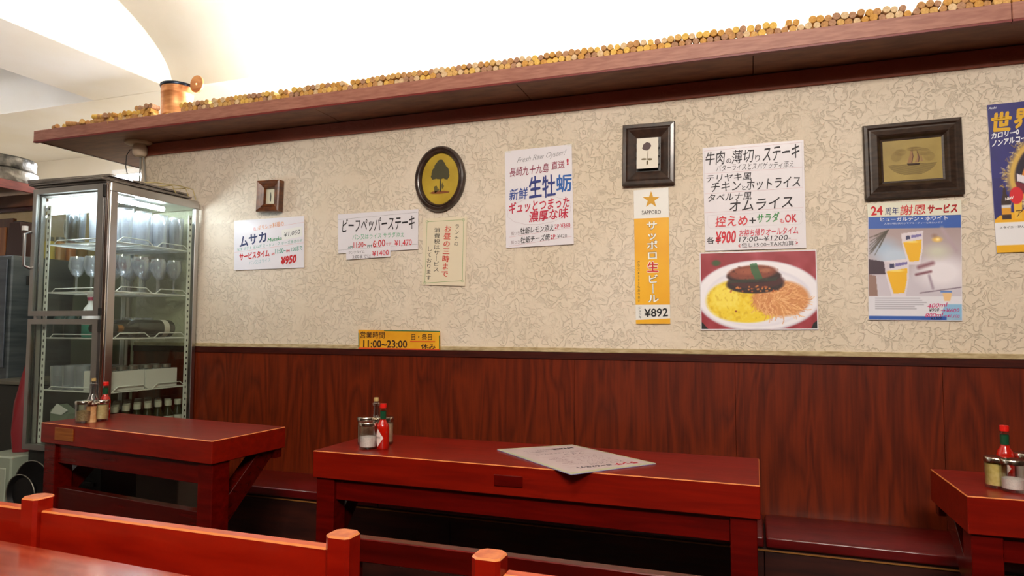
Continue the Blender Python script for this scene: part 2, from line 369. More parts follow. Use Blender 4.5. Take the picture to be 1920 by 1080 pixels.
# copper pot on the shelf
cop = noisy(mat('copper', (214, 146, 92), .42, metal=.55), (200, 128, 78), (228, 168, 112), (1, 1, 4), 14)
t = thing('copper_pot', 'tall copper coloured pot with a dark rim and round tab handle among the corks', 'pot', (-2.470, -.080, 2.0045))
bm = BM(); lathe(bm, [(0, .024), (.063, .024), (.066, .03), (.066, .046), (.0685, .049), (.0685, .053), (.0665, .056), (.0675, .15), (.0695, .153), (.0695, .157), (.0685, .16), (.070, .186), (.066, .186), (.062, .032), (0, .032)], 40); obj('pot_body', bm, cop, t, world=False, smooth=True)
bm = BM(); lathe(bm, [(.064, .184), (.073, .184), (.0745, .190), (.073, .1965), (.064, .1965), (.064, .184)], 40); obj('rim', bm, mat('dark_blue_metal', (46, 56, 72), .3, metal=.7), t, world=False, smooth=True, label='dark metal rim')
bm = BM(); lathe(bm, [(0, 0), (.05, 0), (.048, .0235), (0, .0235)], 32); obj('base', bm, M['black'], t, world=False, smooth=True, label='black base')
bm = BM(); cx, cz, R, r = .112, .192, .036, .005
for k in range(28):
    a, b = 2*PI*k/28, 2*PI*(k+1)/28
    for y0, y1 in ((-.004, .004),):
        p = lambda rr, an, y: bm.verts.new((cx+rr*math.cos(an), y, cz+rr*math.sin(an)*1.1))
        q = [p(R, a, y0), p(R, b, y0), p(r, b, y0), p(r, a, y0), p(R, a, y1), p(R, b, y1), p(r, b, y1), p(r, a, y1)]
        for f in ((0,1,2,3),(7,6,5,4),(0,4,5,1),(2,6,7,3)): bm.faces.new([q[i] for i in f])
bmesh.ops.remove_doubles(bm, verts=bm.verts, dist=1e-5)
obj('tab_handle', bm, cop, t, world=False)
# white junction block under the shelf with two conduits and a loose cable
t = thing('junction_block', 'small off-white cable junction under the shelf end with two thin conduits', 'junction box', (-2.745, -.035, 1.974))
bm = BM(); lathe(bm, [(0, 0), (.062, 0), (.060, -.008), (.035, -.012), (0, -.012)], 28); obj('mounting_plate', bm, mat('aged_white', (178, 150, 118), .5), t, world=False, smooth=True)
bm = BM(); lathe(bm, [(0, -.0125), (.026, -.0125), (.034, -.03), (.032, -.055), (.022, -.066), (0, -.066)], 20, (.008, 0, 0)); obj('block', bm, mat('pale_plastic', (205, 184, 160), .4), t, world=False, smooth=True)
for dx, e in ((0, -.006), (.018, .026)):
    bm = BM(); tube(bm, [(dx, .012, -.067), (dx+e*.3, .014, -.12), (dx+e, .014, -.26)], .0035, 8); obj('conduit', bm, mat('grey_conduit', (140, 138, 130), .4), t, world=False, smooth=True)
bm = BM(); tube(bm, [(-.02, 0, -.032), (-.055, 0, -.03), (-.075, 0, -.055), (-.078, 0, -.11), (-.062, 0, -.16), (-.04, -.01, -.2), (-.028, -.02, -.235)], .0022, 6); obj('cable', bm, M['darkgasket'], t, world=False, smooth=True)

# ---------------------------------------------------------------- wall tables
def bil(q, u, v):
    FL, FR, BR, BL = [Vector(p) for p in q]
    return (FL*(1-u)+FR*u)*(1-v) + (BL*(1-u)+BR*u)*v
def table(label, q, zt, apron_z, stretcher=None, name='dining_table', slab=.082, legw=.063):
    FL, FR, BR, BL = [Vector(p) for p in q]
    W = (FR-FL).length; D = (BL-FL).length
    c = bil(q, .5, .5); t = thing(name, label, 'table', (c.x, c.y, 0))
    bm = BM(); quadprism(bm, [FL, FR, BR, BL], zt-slab, zt); bev(bm, .0022, 1, 1, zt)
    obj('tabletop', bm, [M['redtop'], M['worn']], t)
    def sub(u0, u1, v0, v1): return [bil(q, u0, v0), bil(q, u1, v0), bil(q, u1, v1), bil(q, u0, v1)]
    lu = legw/W; lv = .055/D; e = .008/W
    bm = BM(); quadprism(bm, sub(lu+e+.001, 1-lu-e-.001, .02/D, .045/D), apron_z, zt-slab-.0005); bev(bm, .0015); obj('apron', bm, M['red'], t)
    for u0 in (e, 1-lu-e):
        bm = BM(); quadprism(bm, sub(u0, u0+lu, .010/D, .010/D+lv*1.15), 0, zt-slab-.0005); bev(bm, .002); obj('leg', bm, M['red'], t)
    for u0 in (e, 1-lu-e):                                # raking brace from each leg to the underside
        v1 = .010/D+lv*1.15; pts = []
        for v, z in ((v1, zt-slab-.115), (v1, zt-slab-.20), (v1+.20/D, zt-slab-.0005), (v1+.12/D, zt-slab-.0005)):
            pts.append((v, z))
        a = [Vector((*bil(q, u0+lu*.15, v), z)) for v, z in pts]; b = [Vector((*bil(q, u0+lu*.85, v), z)) for v, z in pts]
        bm = BM(); va = [bm.verts.new(p) for p in a]; vb = [bm.verts.new(p) for p in b]
        bm.faces.new(va[::-1]); bm.faces.new(vb)
        for i in range(4): bm.faces.new((va[i], va[(i+1) % 4], vb[(i+1) % 4], vb[i]))
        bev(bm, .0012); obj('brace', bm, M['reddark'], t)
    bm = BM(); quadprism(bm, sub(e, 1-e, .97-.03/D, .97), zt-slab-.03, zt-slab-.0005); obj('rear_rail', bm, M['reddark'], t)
    if stretcher:
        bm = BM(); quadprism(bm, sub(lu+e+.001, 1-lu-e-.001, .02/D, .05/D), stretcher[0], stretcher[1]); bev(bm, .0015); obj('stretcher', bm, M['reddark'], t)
    return t
T1 = table('long narrow red table with the menu board and condiments lying on it', [(-1.285, -.653), (.010, -.669), (.011, -.301), (-1.285, -.290)], .72, .573)
bm = bbox((-.683, -.6650, .664), (-.600, -.6590, .694), .001); 
obj('wood_plug', bm, M['red'], T1, label='darker rectangular wood inlay')
T3 = table('red table beside the glass display fridge, its front corner scuffed', [(-2.379, -.716), (-1.522, -.818), (-1.509, -.497), (-2.345, -.425)], .76, .622, (.45, .538), slab=.070)
bm = BM(); a, b = Vector((-2.379, -.716)), Vector((-1.522, -.818)); d = (b-a).normalized(); n = Vector((d.y, -d.x))
p0 = a+d*.088+n*.0035; p1 = a+d*.190+n*.0035
quadprism(bm, [p0, p1, p1-n*.0030, p0-n*.0030], .707, .749); obj('pale_patch', bm, noisy(mat('tan_wood_patch', (150, 84, 24), .5), (132, 66, 16), (160, 96, 34), (1, 1, 20), 8), T3, label='tan patch of bare wood')
T4 = table('red table at the right edge of the picture, seen end-on', [(.455, -.611), (1.5, -.605), (1.5, -.285), (.450, -.290)], .72, .573, slab=.086)

# bench along the wall under the tables
bn = thing('wall_bench', 'dark red vinyl wall bench running behind and under the tables', 'bench', (-.5, -.14, 0))
for a, b in ((-2.0, -1.28), (-1.276, .020), (.026, 1.02), (1.026, 2.1)):
    bm = BM(); box(bm, (a, -.276, .4565), (b, -.0105, .488)); bev(bm, .006, 3); obj('seat_cushion', bm, M['vinyl'], bn, smooth=True)
bm = BM(); box(bm, (-2.0, -.262, .4475), (2.1, -.0105, .4560)); obj('seat_board', bm, M['benchwood'], bn)
bm = BM(); box(bm, (-2.0, -.2665, .4445), (2.1, -.2625, .4485)); obj('edge_strip', bm, M['edge'], bn, label='thin brass coloured edge strip')
for a, b in ((-2.0, -1.0), (-.998, .02), (.022, 1.05), (1.052, 2.1)):
    bm = BM(); box(bm, (a, -.262, .02), (b, -.25, .444)); bev(bm, .001); obj('front_panel', bm, M['benchwood'], bn)

# ---------------------------------------------------------------- benches in the foreground
def post(bm, x, y, z1, w=.042, ch=.009, cap=1):
    h = w/2
    ring = [(-h+ch, -h), (h-ch*.6, -h), (h, -h+ch*.6), (h, h-ch), (h-ch, h), (-h+ch, h), (-h, h-ch), (-h, -h+ch)]
    lo = [bm.verts.new((x+a, y+b, 0)) for a, b in ring]; hi = [bm.verts.new((x+a, y+b, z1-.0025)) for a, b in ring]
    tp = [bm.verts.new((x+a*.9, y+b*.9, z1)) for a, b in ring]
    for i in range(8):
        j = (i+1) % 8; bm.faces.new((lo[i], lo[j], hi[j], hi[i])); bm.faces.new((hi[i], hi[j], tp[j], tp[i])).material_index = cap+1
    bm.faces.new(tp).material_index = cap; bm.faces.new(lo[::-1])
PM = [M['chair'], M['postcap'], M['worn']]
def back_bench(label, posts, slat_z, zp, y, capm=PM, seat=-1, slat_t=.022, name='dining_bench', seatd=.26):
    t = thing(name, label, 'bench', (sum(posts)/len(posts), y, 0))
    for x in posts:
        bm = BM(); post(bm, x, y, zp); obj('post', bm, capm, t)
    for a, b in zip(posts, posts[1:]):
        bm = BM(); box(bm, (a+.0215, y-slat_t/2, slat_z[0]), (b-.0215, y+slat_t/2, slat_z[1])); bev(bm, .0028, 1, 1, slat_z[1])
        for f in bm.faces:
            if f.calc_center_median().z > slat_z[1]-.0003 and abs(f.normal.z) > .9: f.material_index = 2  # top face gets the orange that paints the light on it
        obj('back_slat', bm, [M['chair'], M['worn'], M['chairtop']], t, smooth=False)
    y0, y1 = (y-.022-seatd, y-.022) if seat < 0 else (y+.022, y+.022+seatd)
    bm = BM(); box(bm, (posts[0]-.02, y0, .405), (posts[-1]+.02, y1, .435)); bev(bm, .003); obj('seat', bm, M['chair'], t)
    ye = y0+.03 if seat < 0 else y1-.03
    for x in (posts[0], posts[-1]):
        bm = BM(); box(bm, (x-.02, ye-.02, 0), (x+.02, ye+.02, .4045)); bev(bm, .002); obj('leg', bm, M['chair'], t)
    return t
bA = back_bench('glossy red wooden bench with square posts beyond the shiny table corner', [-1.83, -1.197, -.569], (.56, .779), .80, -1.575)
bB = back_bench('red wooden seat with a square post, nearest the lower middle of the picture', [-.335, .30], (.56, .779), .80, -1.586)
# bench that belongs to the long table: lower back, posts level with its rail
t = thing('low_bench', 'dark red low-backed bench whose thin top rail runs behind the square posts', 'bench', (.1, -1.16, 0))
bm = BM(); box(bm, (-.832, -1.190, .612), (1.05, -1.164, .660)); bev(bm, .002, 1, 1, .66); obj('top_rail', bm, [M['reddark'], M['red']], t)
for x in (-.81, .11, 1.03):
    bm = BM(); box(bm, (x-.019, -1.196, 0), (x+.019, -1.158, .6115)); bev(bm, .002); obj('post', bm, M['reddark'], t)
bm = BM(); box(bm, (-.83, -1.157, .40), (1.05, -.86, .425)); bev(bm, .002); obj('seat', bm, M['reddark'], t)
for x in (-.81, .11, 1.03):
    bm = BM(); box(bm, (x-.019, -.90, 0), (x+.019, -.865, .3995)); obj('leg', bm, M['reddark'], t)
# near table, its far corner only
nt = noisy(mat('near_table_top', (150, 48, 24), .2, coat=1.0), (130, 34, 16), (182, 84, 50), (1.2, 12, 1), 5, 6, .3, .75)
t = thing('near_table', 'glossy red-brown table top with whitish reflections and chipped edge, closest of all', 'table', (-1.3, -1.95, 0))
bm = BM(); quadprism(bm, [(-1.95, -2.26), (-.760, -2.29), (-.757, -1.652), (-1.95, -1.604)], .70, .74); bev(bm, .003, 1, 1, .74); obj('tabletop', bm, [nt, M['worn']], t)
for x, y in ((-1.88, -2.2), (-.82, -2.22), (-.82, -1.96), (-1.88, -1.94)):
    bm = BM(); box(bm, (x-.03, y-.03, 0), (x+.03, y+.03, .6995)); bev(bm, .002); obj('leg', bm, M['chair'], t)

# ---------------------------------------------------------------- glass display fridge
X0, X1, Y0, Y1, ZB, ZT = -2.782, -2.378, -.476, -.022, .60, 1.670
fr = thing('display_fridge', 'lit glass-sided upright display fridge with steel frame, full of glasses and bottles', 'fridge', (-2.585, -.25, 0))
bm = BM(); box(bm, (X0, Y0+.004, .08), (X1, Y1, ZB)); bev(bm, .003); obj('base_cabinet', bm, mat('dark_base_enamel', (22, 22, 20), .5), fr)
for k in range(5):
    bm = BM(); box(bm, (X0+.03, Y0-.002, .36+k*.03), (X1-.03, Y0+.0035, .375+k*.03)); obj('grille_slat', bm, M['darkgasket'], fr)
for sx_ in (X0+.02, X1-.06):
    for sy_ in (Y0+.03, Y1-.06):
        bm = BM(); box(bm, (sx_, sy_, 0), (sx_+.04, sy_+.04, .0795)); obj('foot', bm, M['black'], fr)
bm = BM(); box(bm, (X0, Y0, 1.634), (X1, Y1, ZT)); bev(bm, .003); obj('top_panel', bm, M['steel'], fr)
bm = BM(); box(bm, (X0+.003, Y0+.003, ZB+.0005), (X1-.003, Y1, ZB+.02)); obj('floor_panel', bm, M['steel'], fr)
pw = .020
for x0, x1, y0, y1, m_, w_ in ((X0, X0+pw, Y0, Y0+pw, 'steel', 1), (X1-pw, X1, Y0, Y0+.034, 'steel', 1), (X0, X0+pw, Y1-pw, Y1, 'steel', 1), (X1-pw, X1, Y1-.022, Y1, 'steel', 1)):
    bm = BM(); box(bm, (x0, y0, ZB+.0005), (x1, y1, 1.6335)); bev(bm, .002); obj('corner_post', bm, M[m_], fr)
bm = BM(); lathe(bm, [(0, .61), (.008, .61), (.008, 1.664), (0, 1.664)], 14, (X1-.008, Y0-.008, 0)); obj('chrome_tube', bm, M['chrome'], fr, smooth=True, label='bright chrome corner tube')
# glass sides and back
for nm, a, b in (('side_glass', (X1-.006, Y0+.035, ZB+.021), (X1-.002, Y1-.023, 1.633)), ('side_glass', (X0+.002, Y0+.021, ZB+.021), (X0+.006, Y1-.021, 1.633)), ('rear_glass', (X0+.021, Y1-.006, ZB+.021), (X1-.021, Y1-.002, 1.633))):
    bm = BM(); box(bm, a, b); obj(nm, bm, M['pane'], fr)
# two doors hung on the right
for z0, z1 in ((1.140, 1.660), (.605, 1.128)):
    xa, xb, ya, yb = X0-.002, X1-.018, Y0-.021, Y0-.003; f = .021
    bm = BM(); vo = []
    box(bm, (xa, ya, z0), (xa+f, yb, z1)); box(bm, (xb-f*1.4, ya, z0), (xb, yb, z1)); box(bm, (xa+f, ya, z0), (xb-f*1.4, yb, z0+f)); box(bm, (xa+f, ya, z1-f), (xb-f*1.4, yb, z1))
    d = obj('door', bm, M['steel'], fr)
    bm = BM(); box(bm, (xa+f, ya+.006, z0+f), (xb-f*1.4, ya+.011, z1-f)); obj('door_glass', bm, M['pane'], d)
    bm = BM(); box(bm, (xa+f, yb-.003, z0+f), (xa+f+.004, yb+.001, z1-f)); box(bm, (xb-f*1.4-.005, yb-.003, z0+f), (xb-f*1.4, yb+.001, z1-f)); obj('gasket', bm, M['darkgasket'], d)
    for za, zb_ in ((z1-.05, z1-.004), (z0+.004, z0+.03)):
        bm = BM(); box(bm, (xb+.0005, ya-.002, za), (xb+.007, yb, zb_)); obj('hinge', bm, M['darkgasket'], d)
bm = BM(); tube(bm, [(X0-.003, Y0-.022, 1.335), (X0-.006, Y0-.045, 1.345), (X0-.006, Y0-.045, 1.475), (X0-.003, Y0-.022, 1.485)], .006, 8)
obj('door_handle', bm, M['steel'], fr, smooth=True)
bm = BM(); lathe(bm, [(0, 1.488), (.011, 1.488), (.011, 1.506), (0, 1.506)], 12, (X0-.006, Y0-.045, 0)); obj('handle_cap', bm, M['white'], fr)
# slotted shelf strips
for x, y, axis in ((X0+.022, Y0+.024, 'f'), (X1-.0105, Y1-.052, 's'), (X0+.0105, Y1-.052, 's'), (X1-.052, Y0+.036, 'f')):
    bm = BM()
    if axis == 'f': box(bm, (x, y, .625), (x+.020, y+.003, 1.60))
    else: box(bm, (x-.0015, y, .625), (x+.0015, y+.020, 1.60))
    s = obj('shelf_strip', bm, M['wire'], fr)
    bm = BM(); z = .645
    while z < 1.59:
        if axis == 'f': box(bm, (x+.007, y-.0006, z), (x+.013, y, z+.011))
        else: box(bm, (x+(.0016 if x > -2.6 else -.0022), y+.007, z), (x+(.0022 if x > -2.6 else -.0016), y+.013, z+.009))
        z += .026
    obj('strip_slots', bm, M['darkgasket'], s)
# wire shelves with raised guards
SHZ = (1.438, 1.238, 1.050, .836)
for z in SHZ:
    bm = BM(); a, b, c, d_ = X0+.014, X1-.016, Y0+.040, Y1-.030
    tube(bm, [(a, c, z), (b, c, z), (b, d_, z), (a, d_, z)], .0028, 6, True)
    for k in range(1, 24):
        x = a+(b-a)*k/24; tube(bm, [(x, c, z), (x, d_, z)], .0011, 4)
    for k in (1, 2): tube(bm, [(a, c+(d_-c)*k/3, z-.003), (b, c+(d_-c)*k/3, z-.003)], .0022, 5)
    s = obj('wire_shelf', bm, M['wire'], fr, smooth=True)
    L = (d_-c)/2
    for k in range(2):
        y0 = c+.008+k*L; bm = BM(); tube(bm, [(b, y0, z), (b, y0+.028, z+.022), (b, y0+L-.045, z+.022), (b, y0+L-.015, z)], .0022, 6); obj('guard_rail', bm, M['wire'], s, smooth=True)
    bm = BM(); tube(bm, [(a+.03, c, z), (a+.05, c, z+.016), (b-.09, c, z+.016), (b-.07, c, z)], .0022, 6); obj('guard_rail', bm, M['wire'], s, smooth=True)
ltm = mat('fridge_tube', (255, 255, 255), .5, emit=(232, 240, 255), es=KIT)
bm = BM(); lathe(bm, [(0, X0+.03), (.012, X0+.03), (.012, X1-.03), (0, X1-.03)], 12, (0, Y0+.055, 1.612), 'x'); obj('lamp_tube', bm, ltm, fr, smooth=True, label='lit white tube under the fridge top')
bm = BM(); box(bm, (X0+.024, Y0+.026, 1.560), (X1-.036, Y0+.034, 1.630)); obj('lamp_cover', bm, mat('lit_cover', (255, 255, 255), .5, emit=(236, 242, 255), es=2.6), fr, label='glowing white lamp cover')
bm = BM(); box(bm, (X0+.022, Y0+.036, 1.626), (X1-.022, Y0+.13, 1.6335)); obj('lamp_reflector', bm, M['white'], fr)
bm = BM(); lathe(bm, [(0, Y0+.06), (.010, Y0+.06), (.010, Y1-.16), (0, Y1-.16)], 12, (X1-.045, 0, 1.612), 'y'); obj('lamp_tube', bm, ltm, fr, smooth=True, label='lit white tube along the glass side')

# ---- things inside it
ROWS = ('row by the side glass', 'second row in', 'third row in', 'innermost row')
NTH = ('nearest the wall', 'second from the wall', 'third from the wall', 'fourth from the wall', 'fifth from the wall', 'sixth from the wall', 'last from the wall')
def lathe_thing(name, label, cat, parts, group=None, n=20):
    t = thing(name, label, cat, (0, 0, 0), group)
    for nm, prof, m, lb in parts:
        bm = BM(); lathe(bm, prof, n); obj(nm, bm, m, t, world=False, smooth=True, label=lb)
    return t
def tumbler(r, h, name, label, group, foot=False):
    bm = BM()
    if foot: lathe(bm, [(0, 0), (r*.85, 0), (r*.85, .003), (.004, .006), (.004, h*.42), (r*.6, h*.5), (r, h*.72), (r*.82, h), (r*.80, h), (r*.96, h*.72), (r*.5, h*.52), (0, h*.46)], 20)
    else: lathe(bm, [(0, 0), (r*.85, 0), (r, h), (r*.95, h), (r*.8, .008), (0, .008)], 20)
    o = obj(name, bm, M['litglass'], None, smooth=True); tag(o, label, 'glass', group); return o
g = 'tall glasses on the top fridge shelf'
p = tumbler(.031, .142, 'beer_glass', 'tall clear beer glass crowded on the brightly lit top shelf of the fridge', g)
k = 0
for i in range(4):
    for j in range(4):
        loc = (X1-.055-.078*i, Y1-.075-.088*j, 1.442)
        if i == 3 and j == 3: continue
        (p if k == 0 else dup(p, loc))['label'] = 'beer glass on the top fridge shelf, %s, %s' % (ROWS[i], NTH[j]); p.location = p.location if k else loc; k += 1
mg = thing('beer_mug', 'clear glass beer mug with a loop handle behind the upper fridge door', 'mug', (-2.53, -.400, 1.442))
bm = BM(); lathe(bm, [(0, 0), (.034, 0), (.037, .13), (.034, .13), (.031, .012), (0, .012)], 24); obj('mug_body', bm, M['glass'], mg, world=False, smooth=True)
bm = BM(); tube(bm, [(-.035, 0, .025), (-.058, 0, .035), (-.064, 0, .07), (-.058, 0, .1), (-.036, 0, .112)], .005, 8); obj('handle', bm, M['glass'], mg, world=False, smooth=True)
mg.location = (-2.655, -.405, 1.442)
g = 'stemmed glasses on the second fridge shelf'
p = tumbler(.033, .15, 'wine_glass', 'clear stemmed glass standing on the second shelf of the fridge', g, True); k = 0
for i in range(4):
    for j in range(4):
        loc = (X1-.055-.085*i, Y1-.08-.088*j, 1.242)
        (p if k == 0 else dup(p, loc))['label'] = 'stemmed glass on the second shelf, %s, %s' % (ROWS[i], NTH[j]); p.location = p.location if k else loc; k += 1
# third shelf: wine bottles lying down, small tumblers, yellow box, spray bottle
darkg = mat('dark_green_bottle_glass', (20, 26, 14), .12, coat=.5)
def wine(loc, rz, label, lab):
    t = thing('wine_bottle', label, 'bottle', loc, None, rz)
    bm = BM(); lathe(bm, [(0, .004), (.02, 0), (.034, 0), (.037, .006), (.037, .17), (.033, .19), (.016, .212), (.0145, .262), (.0165, .264), (.0165, .274), (.0, .274)], 24, (0, 0, .0375), 'y'); obj('bottle_body', bm, darkg, t, world=False, smooth=True)
    bm = BM(); lathe(bm, [(.0374, .03), (.0376, .03), (.0376, lab[1]), (.0374, lab[1])], 24, (0, 0, .0375), 'y'); obj('label', bm, mat('bottle_label', lab[0], .6), t, world=False, smooth=True)
    bm = BM(); lathe(bm, [(.0149, .226), (.0153, .226), (.0153, .262), (.0149, .262)], 18, (0, 0, .0375), 'y'); obj('neck_foil', bm, mat('neck_foil', (150, 96, 40), .35, metal=.4), t, world=False, smooth=True)
    return t
wine((-2.432, -.118, 1.0535), PI-.03, 'dark wine bottle lying in front on the third fridge shelf, white band by its base', ((196, 192, 180), .058))
wine((-2.528, -.150, 1.0535), PI+.03, 'dark wine bottle lying behind the other one on the third fridge shelf', ((158, 166, 180), .10))
g = 'small tumblers at the back of the third fridge shelf'
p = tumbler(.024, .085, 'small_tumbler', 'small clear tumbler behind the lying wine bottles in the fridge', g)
for k in range(4):
    loc = (-2.58-.053*(k % 2), -.10-.056*(k//2), 1.0535); (p if k == 0 else dup(p, loc))['label'] = 'small tumbler behind the wine bottles, %s, %s' % (ROWS[k % 2], NTH[k//2]); p.location = p.location if k else loc
t = thing('yellow_packet', 'small yellow packet on the third fridge shelf beside the bottle necks', 'packet', (-2.60, -.205, 1.0535))
bm = bbox((-.03, -.02, 0), (.03, .02, .075), .003); obj('packet_body', bm, mat('yellow_card', (190, 176, 52), .6), t, world=False)
bm = bbox((-.018, -.0212, .02), (.018, -.0203, .05), .0003); obj('packet_label', bm, M['paperw'], t, world=False)
t = thing('spray_bottle', 'white spray bottle of green liquid with a pink trigger behind the upper fridge door', 'bottle', (-2.590, -.372, 1.0535))
bm = BM(); lathe(bm, [(0, 0), (.030, 0), (.033, .006), (.033, .052)], 24); obj('liquid_part', bm, mat('aqua_green_liquid', (90, 200, 170), .25), t, world=False, smooth=True, label='aqua green lower part')
bm = BM(); lathe(bm, [(.033, .0525), (.033, .10), (.026, .12), (.013, .14), (.013, .152), (0, .152)], 24); obj('bottle_body', bm, mat('translucent_white', (236, 238, 240), .3), t, world=False, smooth=True)
bm = BM(); lathe(bm, [(0, .1525), (.015, .1525), (.015, .166), (0, .166)], 18); obj('collar', bm, mat('pink_plastic', (214, 90, 128), .4), t, world=False, smooth=True, label='pink collar')
bm = BM(); extr(bm, [(-.016, -.009, .1665), (.012, -.009, .1665), (.034, -.009, .172), (.040, -.009, .190), (-.012, -.009, .192)], (0, .018, 0)); obj('spray_head', bm, M['white'], t, world=False)
bm = BM(); extr(bm, [(.018, -.004, .1655), (.026, -.004, .166), (.040, -.004, .140), (.034, -.004, .138)], (0, .008, 0)); obj('trigger', bm, mat('pink_trigger', (208, 80, 120), .4), t, world=False)
t.scale = (1, 1, 1)
g = 'dark jars beside the spray bottle'
p = lathe_thing('dark_jar', 'dark green small jar next to the spray bottle behind the fridge door', 'jar', [('jar_body', [(0, 0), (.024, 0), (.026, .005), (.026, .075), (.018, .09), (0, .09)], mat('dark_jar', (40, 56, 48), .25), None), ('jar_lid', [(0, .0905), (.02, .0905), (.02, .104), (0, .104)], mat('grey_lid', (120, 130, 130), .4), None)], g)
for k, loc in enumerate(((-2.735, -.395, 1.0535), (-2.675, -.395, 1.0535), (-2.680, -.33, 1.0535))): (p if k == 0 else dup(p, loc))['label'] = 'dark green small jar behind the upper fridge door, ' + ('by the slotted post', 'beside the spray bottle', 'behind the other two')[k]; p.location = p.location if k else loc
# fourth shelf: two white trays of small jars, tumblers behind the door
tm = mat('white_card', (224, 222, 218), .6)
for k, (y0, y1, lb) in enumerate(((-.436, -.268, 'white open card tray in the fridge, the one nearer its door'), (-.262, -.098, 'white open card tray in the fridge, the one nearer the wall'))):
    t = thing('card_tray', lb, 'tray', (-2.475, (y0+y1)/2, .840))
    bm = BM(); a, b, zz = -2.535, -2.402, .8395; e = .002
    box(bm, (a, y0, zz), (b, y1, zz+e)); box(bm, (b-e, y0, zz+e), (b, y1, zz+.080)); box(bm, (a, y0, zz+e), (a+e, y1, zz+.08)); box(bm, (a+e, y0, zz+e), (b-e, y0+e, zz+.08)); box(bm, (a+e, y1-e, zz+e), (b-e, y1, zz+.08))
    obj('tray_wall', bm, tm, t)
g = 'small lidded jars standing in the white card trays'
p = lathe_thing('small_jar', 'small jar with a metal lid standing in a white card tray in the fridge', 'jar', [('jar_body', [(0, 0), (.022, 0), (.024, .004), (.024, .07), (.02, .08), (0, .08)], M['glass'], None), ('jar_lid', [(0, .0805), (.022, .0805), (.022, .094), (0, .094)], mat('tin_lid', (170, 168, 160), .3, metal=.8), None)], g)
k = 0
for jj, y in enumerate((-.130, -.180, -.230, -.300, -.350, -.405)):
    for ii, x in enumerate((-2.435, -2.500)):
        loc = (x, y, .842); (p if k == 0 else dup(p, loc))['label'] = 'small tin-lidded jar in a white tray, %s, %s' % (ROWS[ii], NTH[jj]); p.location = p.location if k else loc; k += 1
g = 'clear tumblers behind the lower fridge door'
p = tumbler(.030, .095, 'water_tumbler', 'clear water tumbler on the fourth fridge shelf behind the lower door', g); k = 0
for ii, x in enumerate((-2.600, -2.668, -2.735)):
    for jj, y in enumerate((-.255, -.325, -.395)):
        loc = (x, y, .8395); (p if k == 0 else dup(p, loc))['label'] = 'water tumbler behind the lower door, %s, %s' % (ROWS[ii], NTH[jj]); p.location = p.location if k else loc; k += 1
# bottom: small seasoning bottles
g = 'small bottles with pale caps on the fridge floor'
p = lathe_thing('small_bottle', 'small dark bottle with pale label and cap on the bottom of the fridge', 'bottle', [('bottle_body', [(0, 0), (.020, 0), (.022, .004), (.022, .10), (.012, .125), (.012, .135), (0, .135)], mat('brown_green_glass', (44, 48, 30), .2), None), ('bottle_label', [(.0221, .03), (.0225, .03), (.0225, .092), (.0221, .092)], mat('label_pale', (188, 186, 176), .6), None), ('cap', [(0, .1355), (.014, .1355), (.014, .158), (0, .158)], mat('pale_cap', (190, 186, 170), .4), None)], g, 16)
k = 0
for i in range(4):
    for j in range(7):
        loc = (-2.415-.058*i, -.075-.053*j, ZB+.0205); (p if k == 0 else dup(p, loc))['label'] = 'small capped bottle on the fridge floor, %s, %s' % (ROWS[i], NTH[j]); p.location = p.location if k else loc; k += 1
t = thing('folded_carton', 'white and green folded carton on the fridge floor behind the lower door', 'carton', (-2.70, -.38, ZB+.0205))
bm = BM(); extr(bm, [(-.05, -.03, .0), (.045, -.03, 0), (.05, -.03, .12), (-.02, -.03, .155), (-.05, -.03, .13)], (0, .05, 0)); obj('carton_body', bm, mat('grey_carton', (120, 130, 112), .6), t, world=False)
bm = BM(); extr(bm, [(-.045, -.034, .12), (.02, -.034, .115), (.052, -.034, .135), (-.01, -.034, .16)], (0, .0035, 0)); obj('carton_flap', bm, tm, t, world=False)

# on top of the fridge: stacked flat metal trays and a wire rack
tray_m = noisy(mat('dull_aluminium_tray', (160, 154, 150), .35, metal=.8), (140, 134, 130), (184, 178, 172), (1, 1, 1), 8)
for k, (dx, dy, rz, w_, d_, lb) in enumerate(((-.002, -.003, .01, .40, .44, 'lowest'), (.0, -.02, -.03, .42, .44, 'second from bottom'), (-.010, -.018, .02, .41, .44, 'third from bottom'), (-.006, -.024, .045, .43, .42, 'topmost'))):
    t = thing('baking_tray', 'flat grey baking tray on top of the fridge, %s of the stack' % lb, 'tray', (-2.585+dx-.02, -.255+dy, 1.6705+k*.0080), None, rz)
    bm = BM(); box(bm, (-w_/2, -d_/2, 0), (w_/2, d_/2, .0022)); obj('tray_base', bm, tray_m, t, world=False)
    bm = BM(); tube(bm, [(-w_/2, -d_/2, .0048), (w_/2, -d_/2, .0048), (w_/2, d_/2, .0048), (-w_/2, d_/2, .0048)], .0024, 6, True); obj('rolled_rim', bm, tray_m, t, world=False)
t = thing('wire_rack', 'thin bent wire rack with hooks lying at the wall end of the fridge top', 'rack', (-2.44, -.14, 1.713))
bm = BM(); tube(bm, [(-.06, -.12, .004), (.03, -.10, .004), (.045, .02, .012), (.052, .085, .008), (.056, .10, -.035)], .0022, 6); tube(bm, [(-.06, -.04, .004), (.04, -.02, .006), (.046, .0, -.03)], .0022, 6); tube(bm, [(-.06, .03, .004), (.045, .05, .008), (.050, .065, -.03)], .0022, 6)
obj('rack_wire', bm, mat('yellowed_wire', (196, 178, 120), .4), t, world=False, smooth=True)

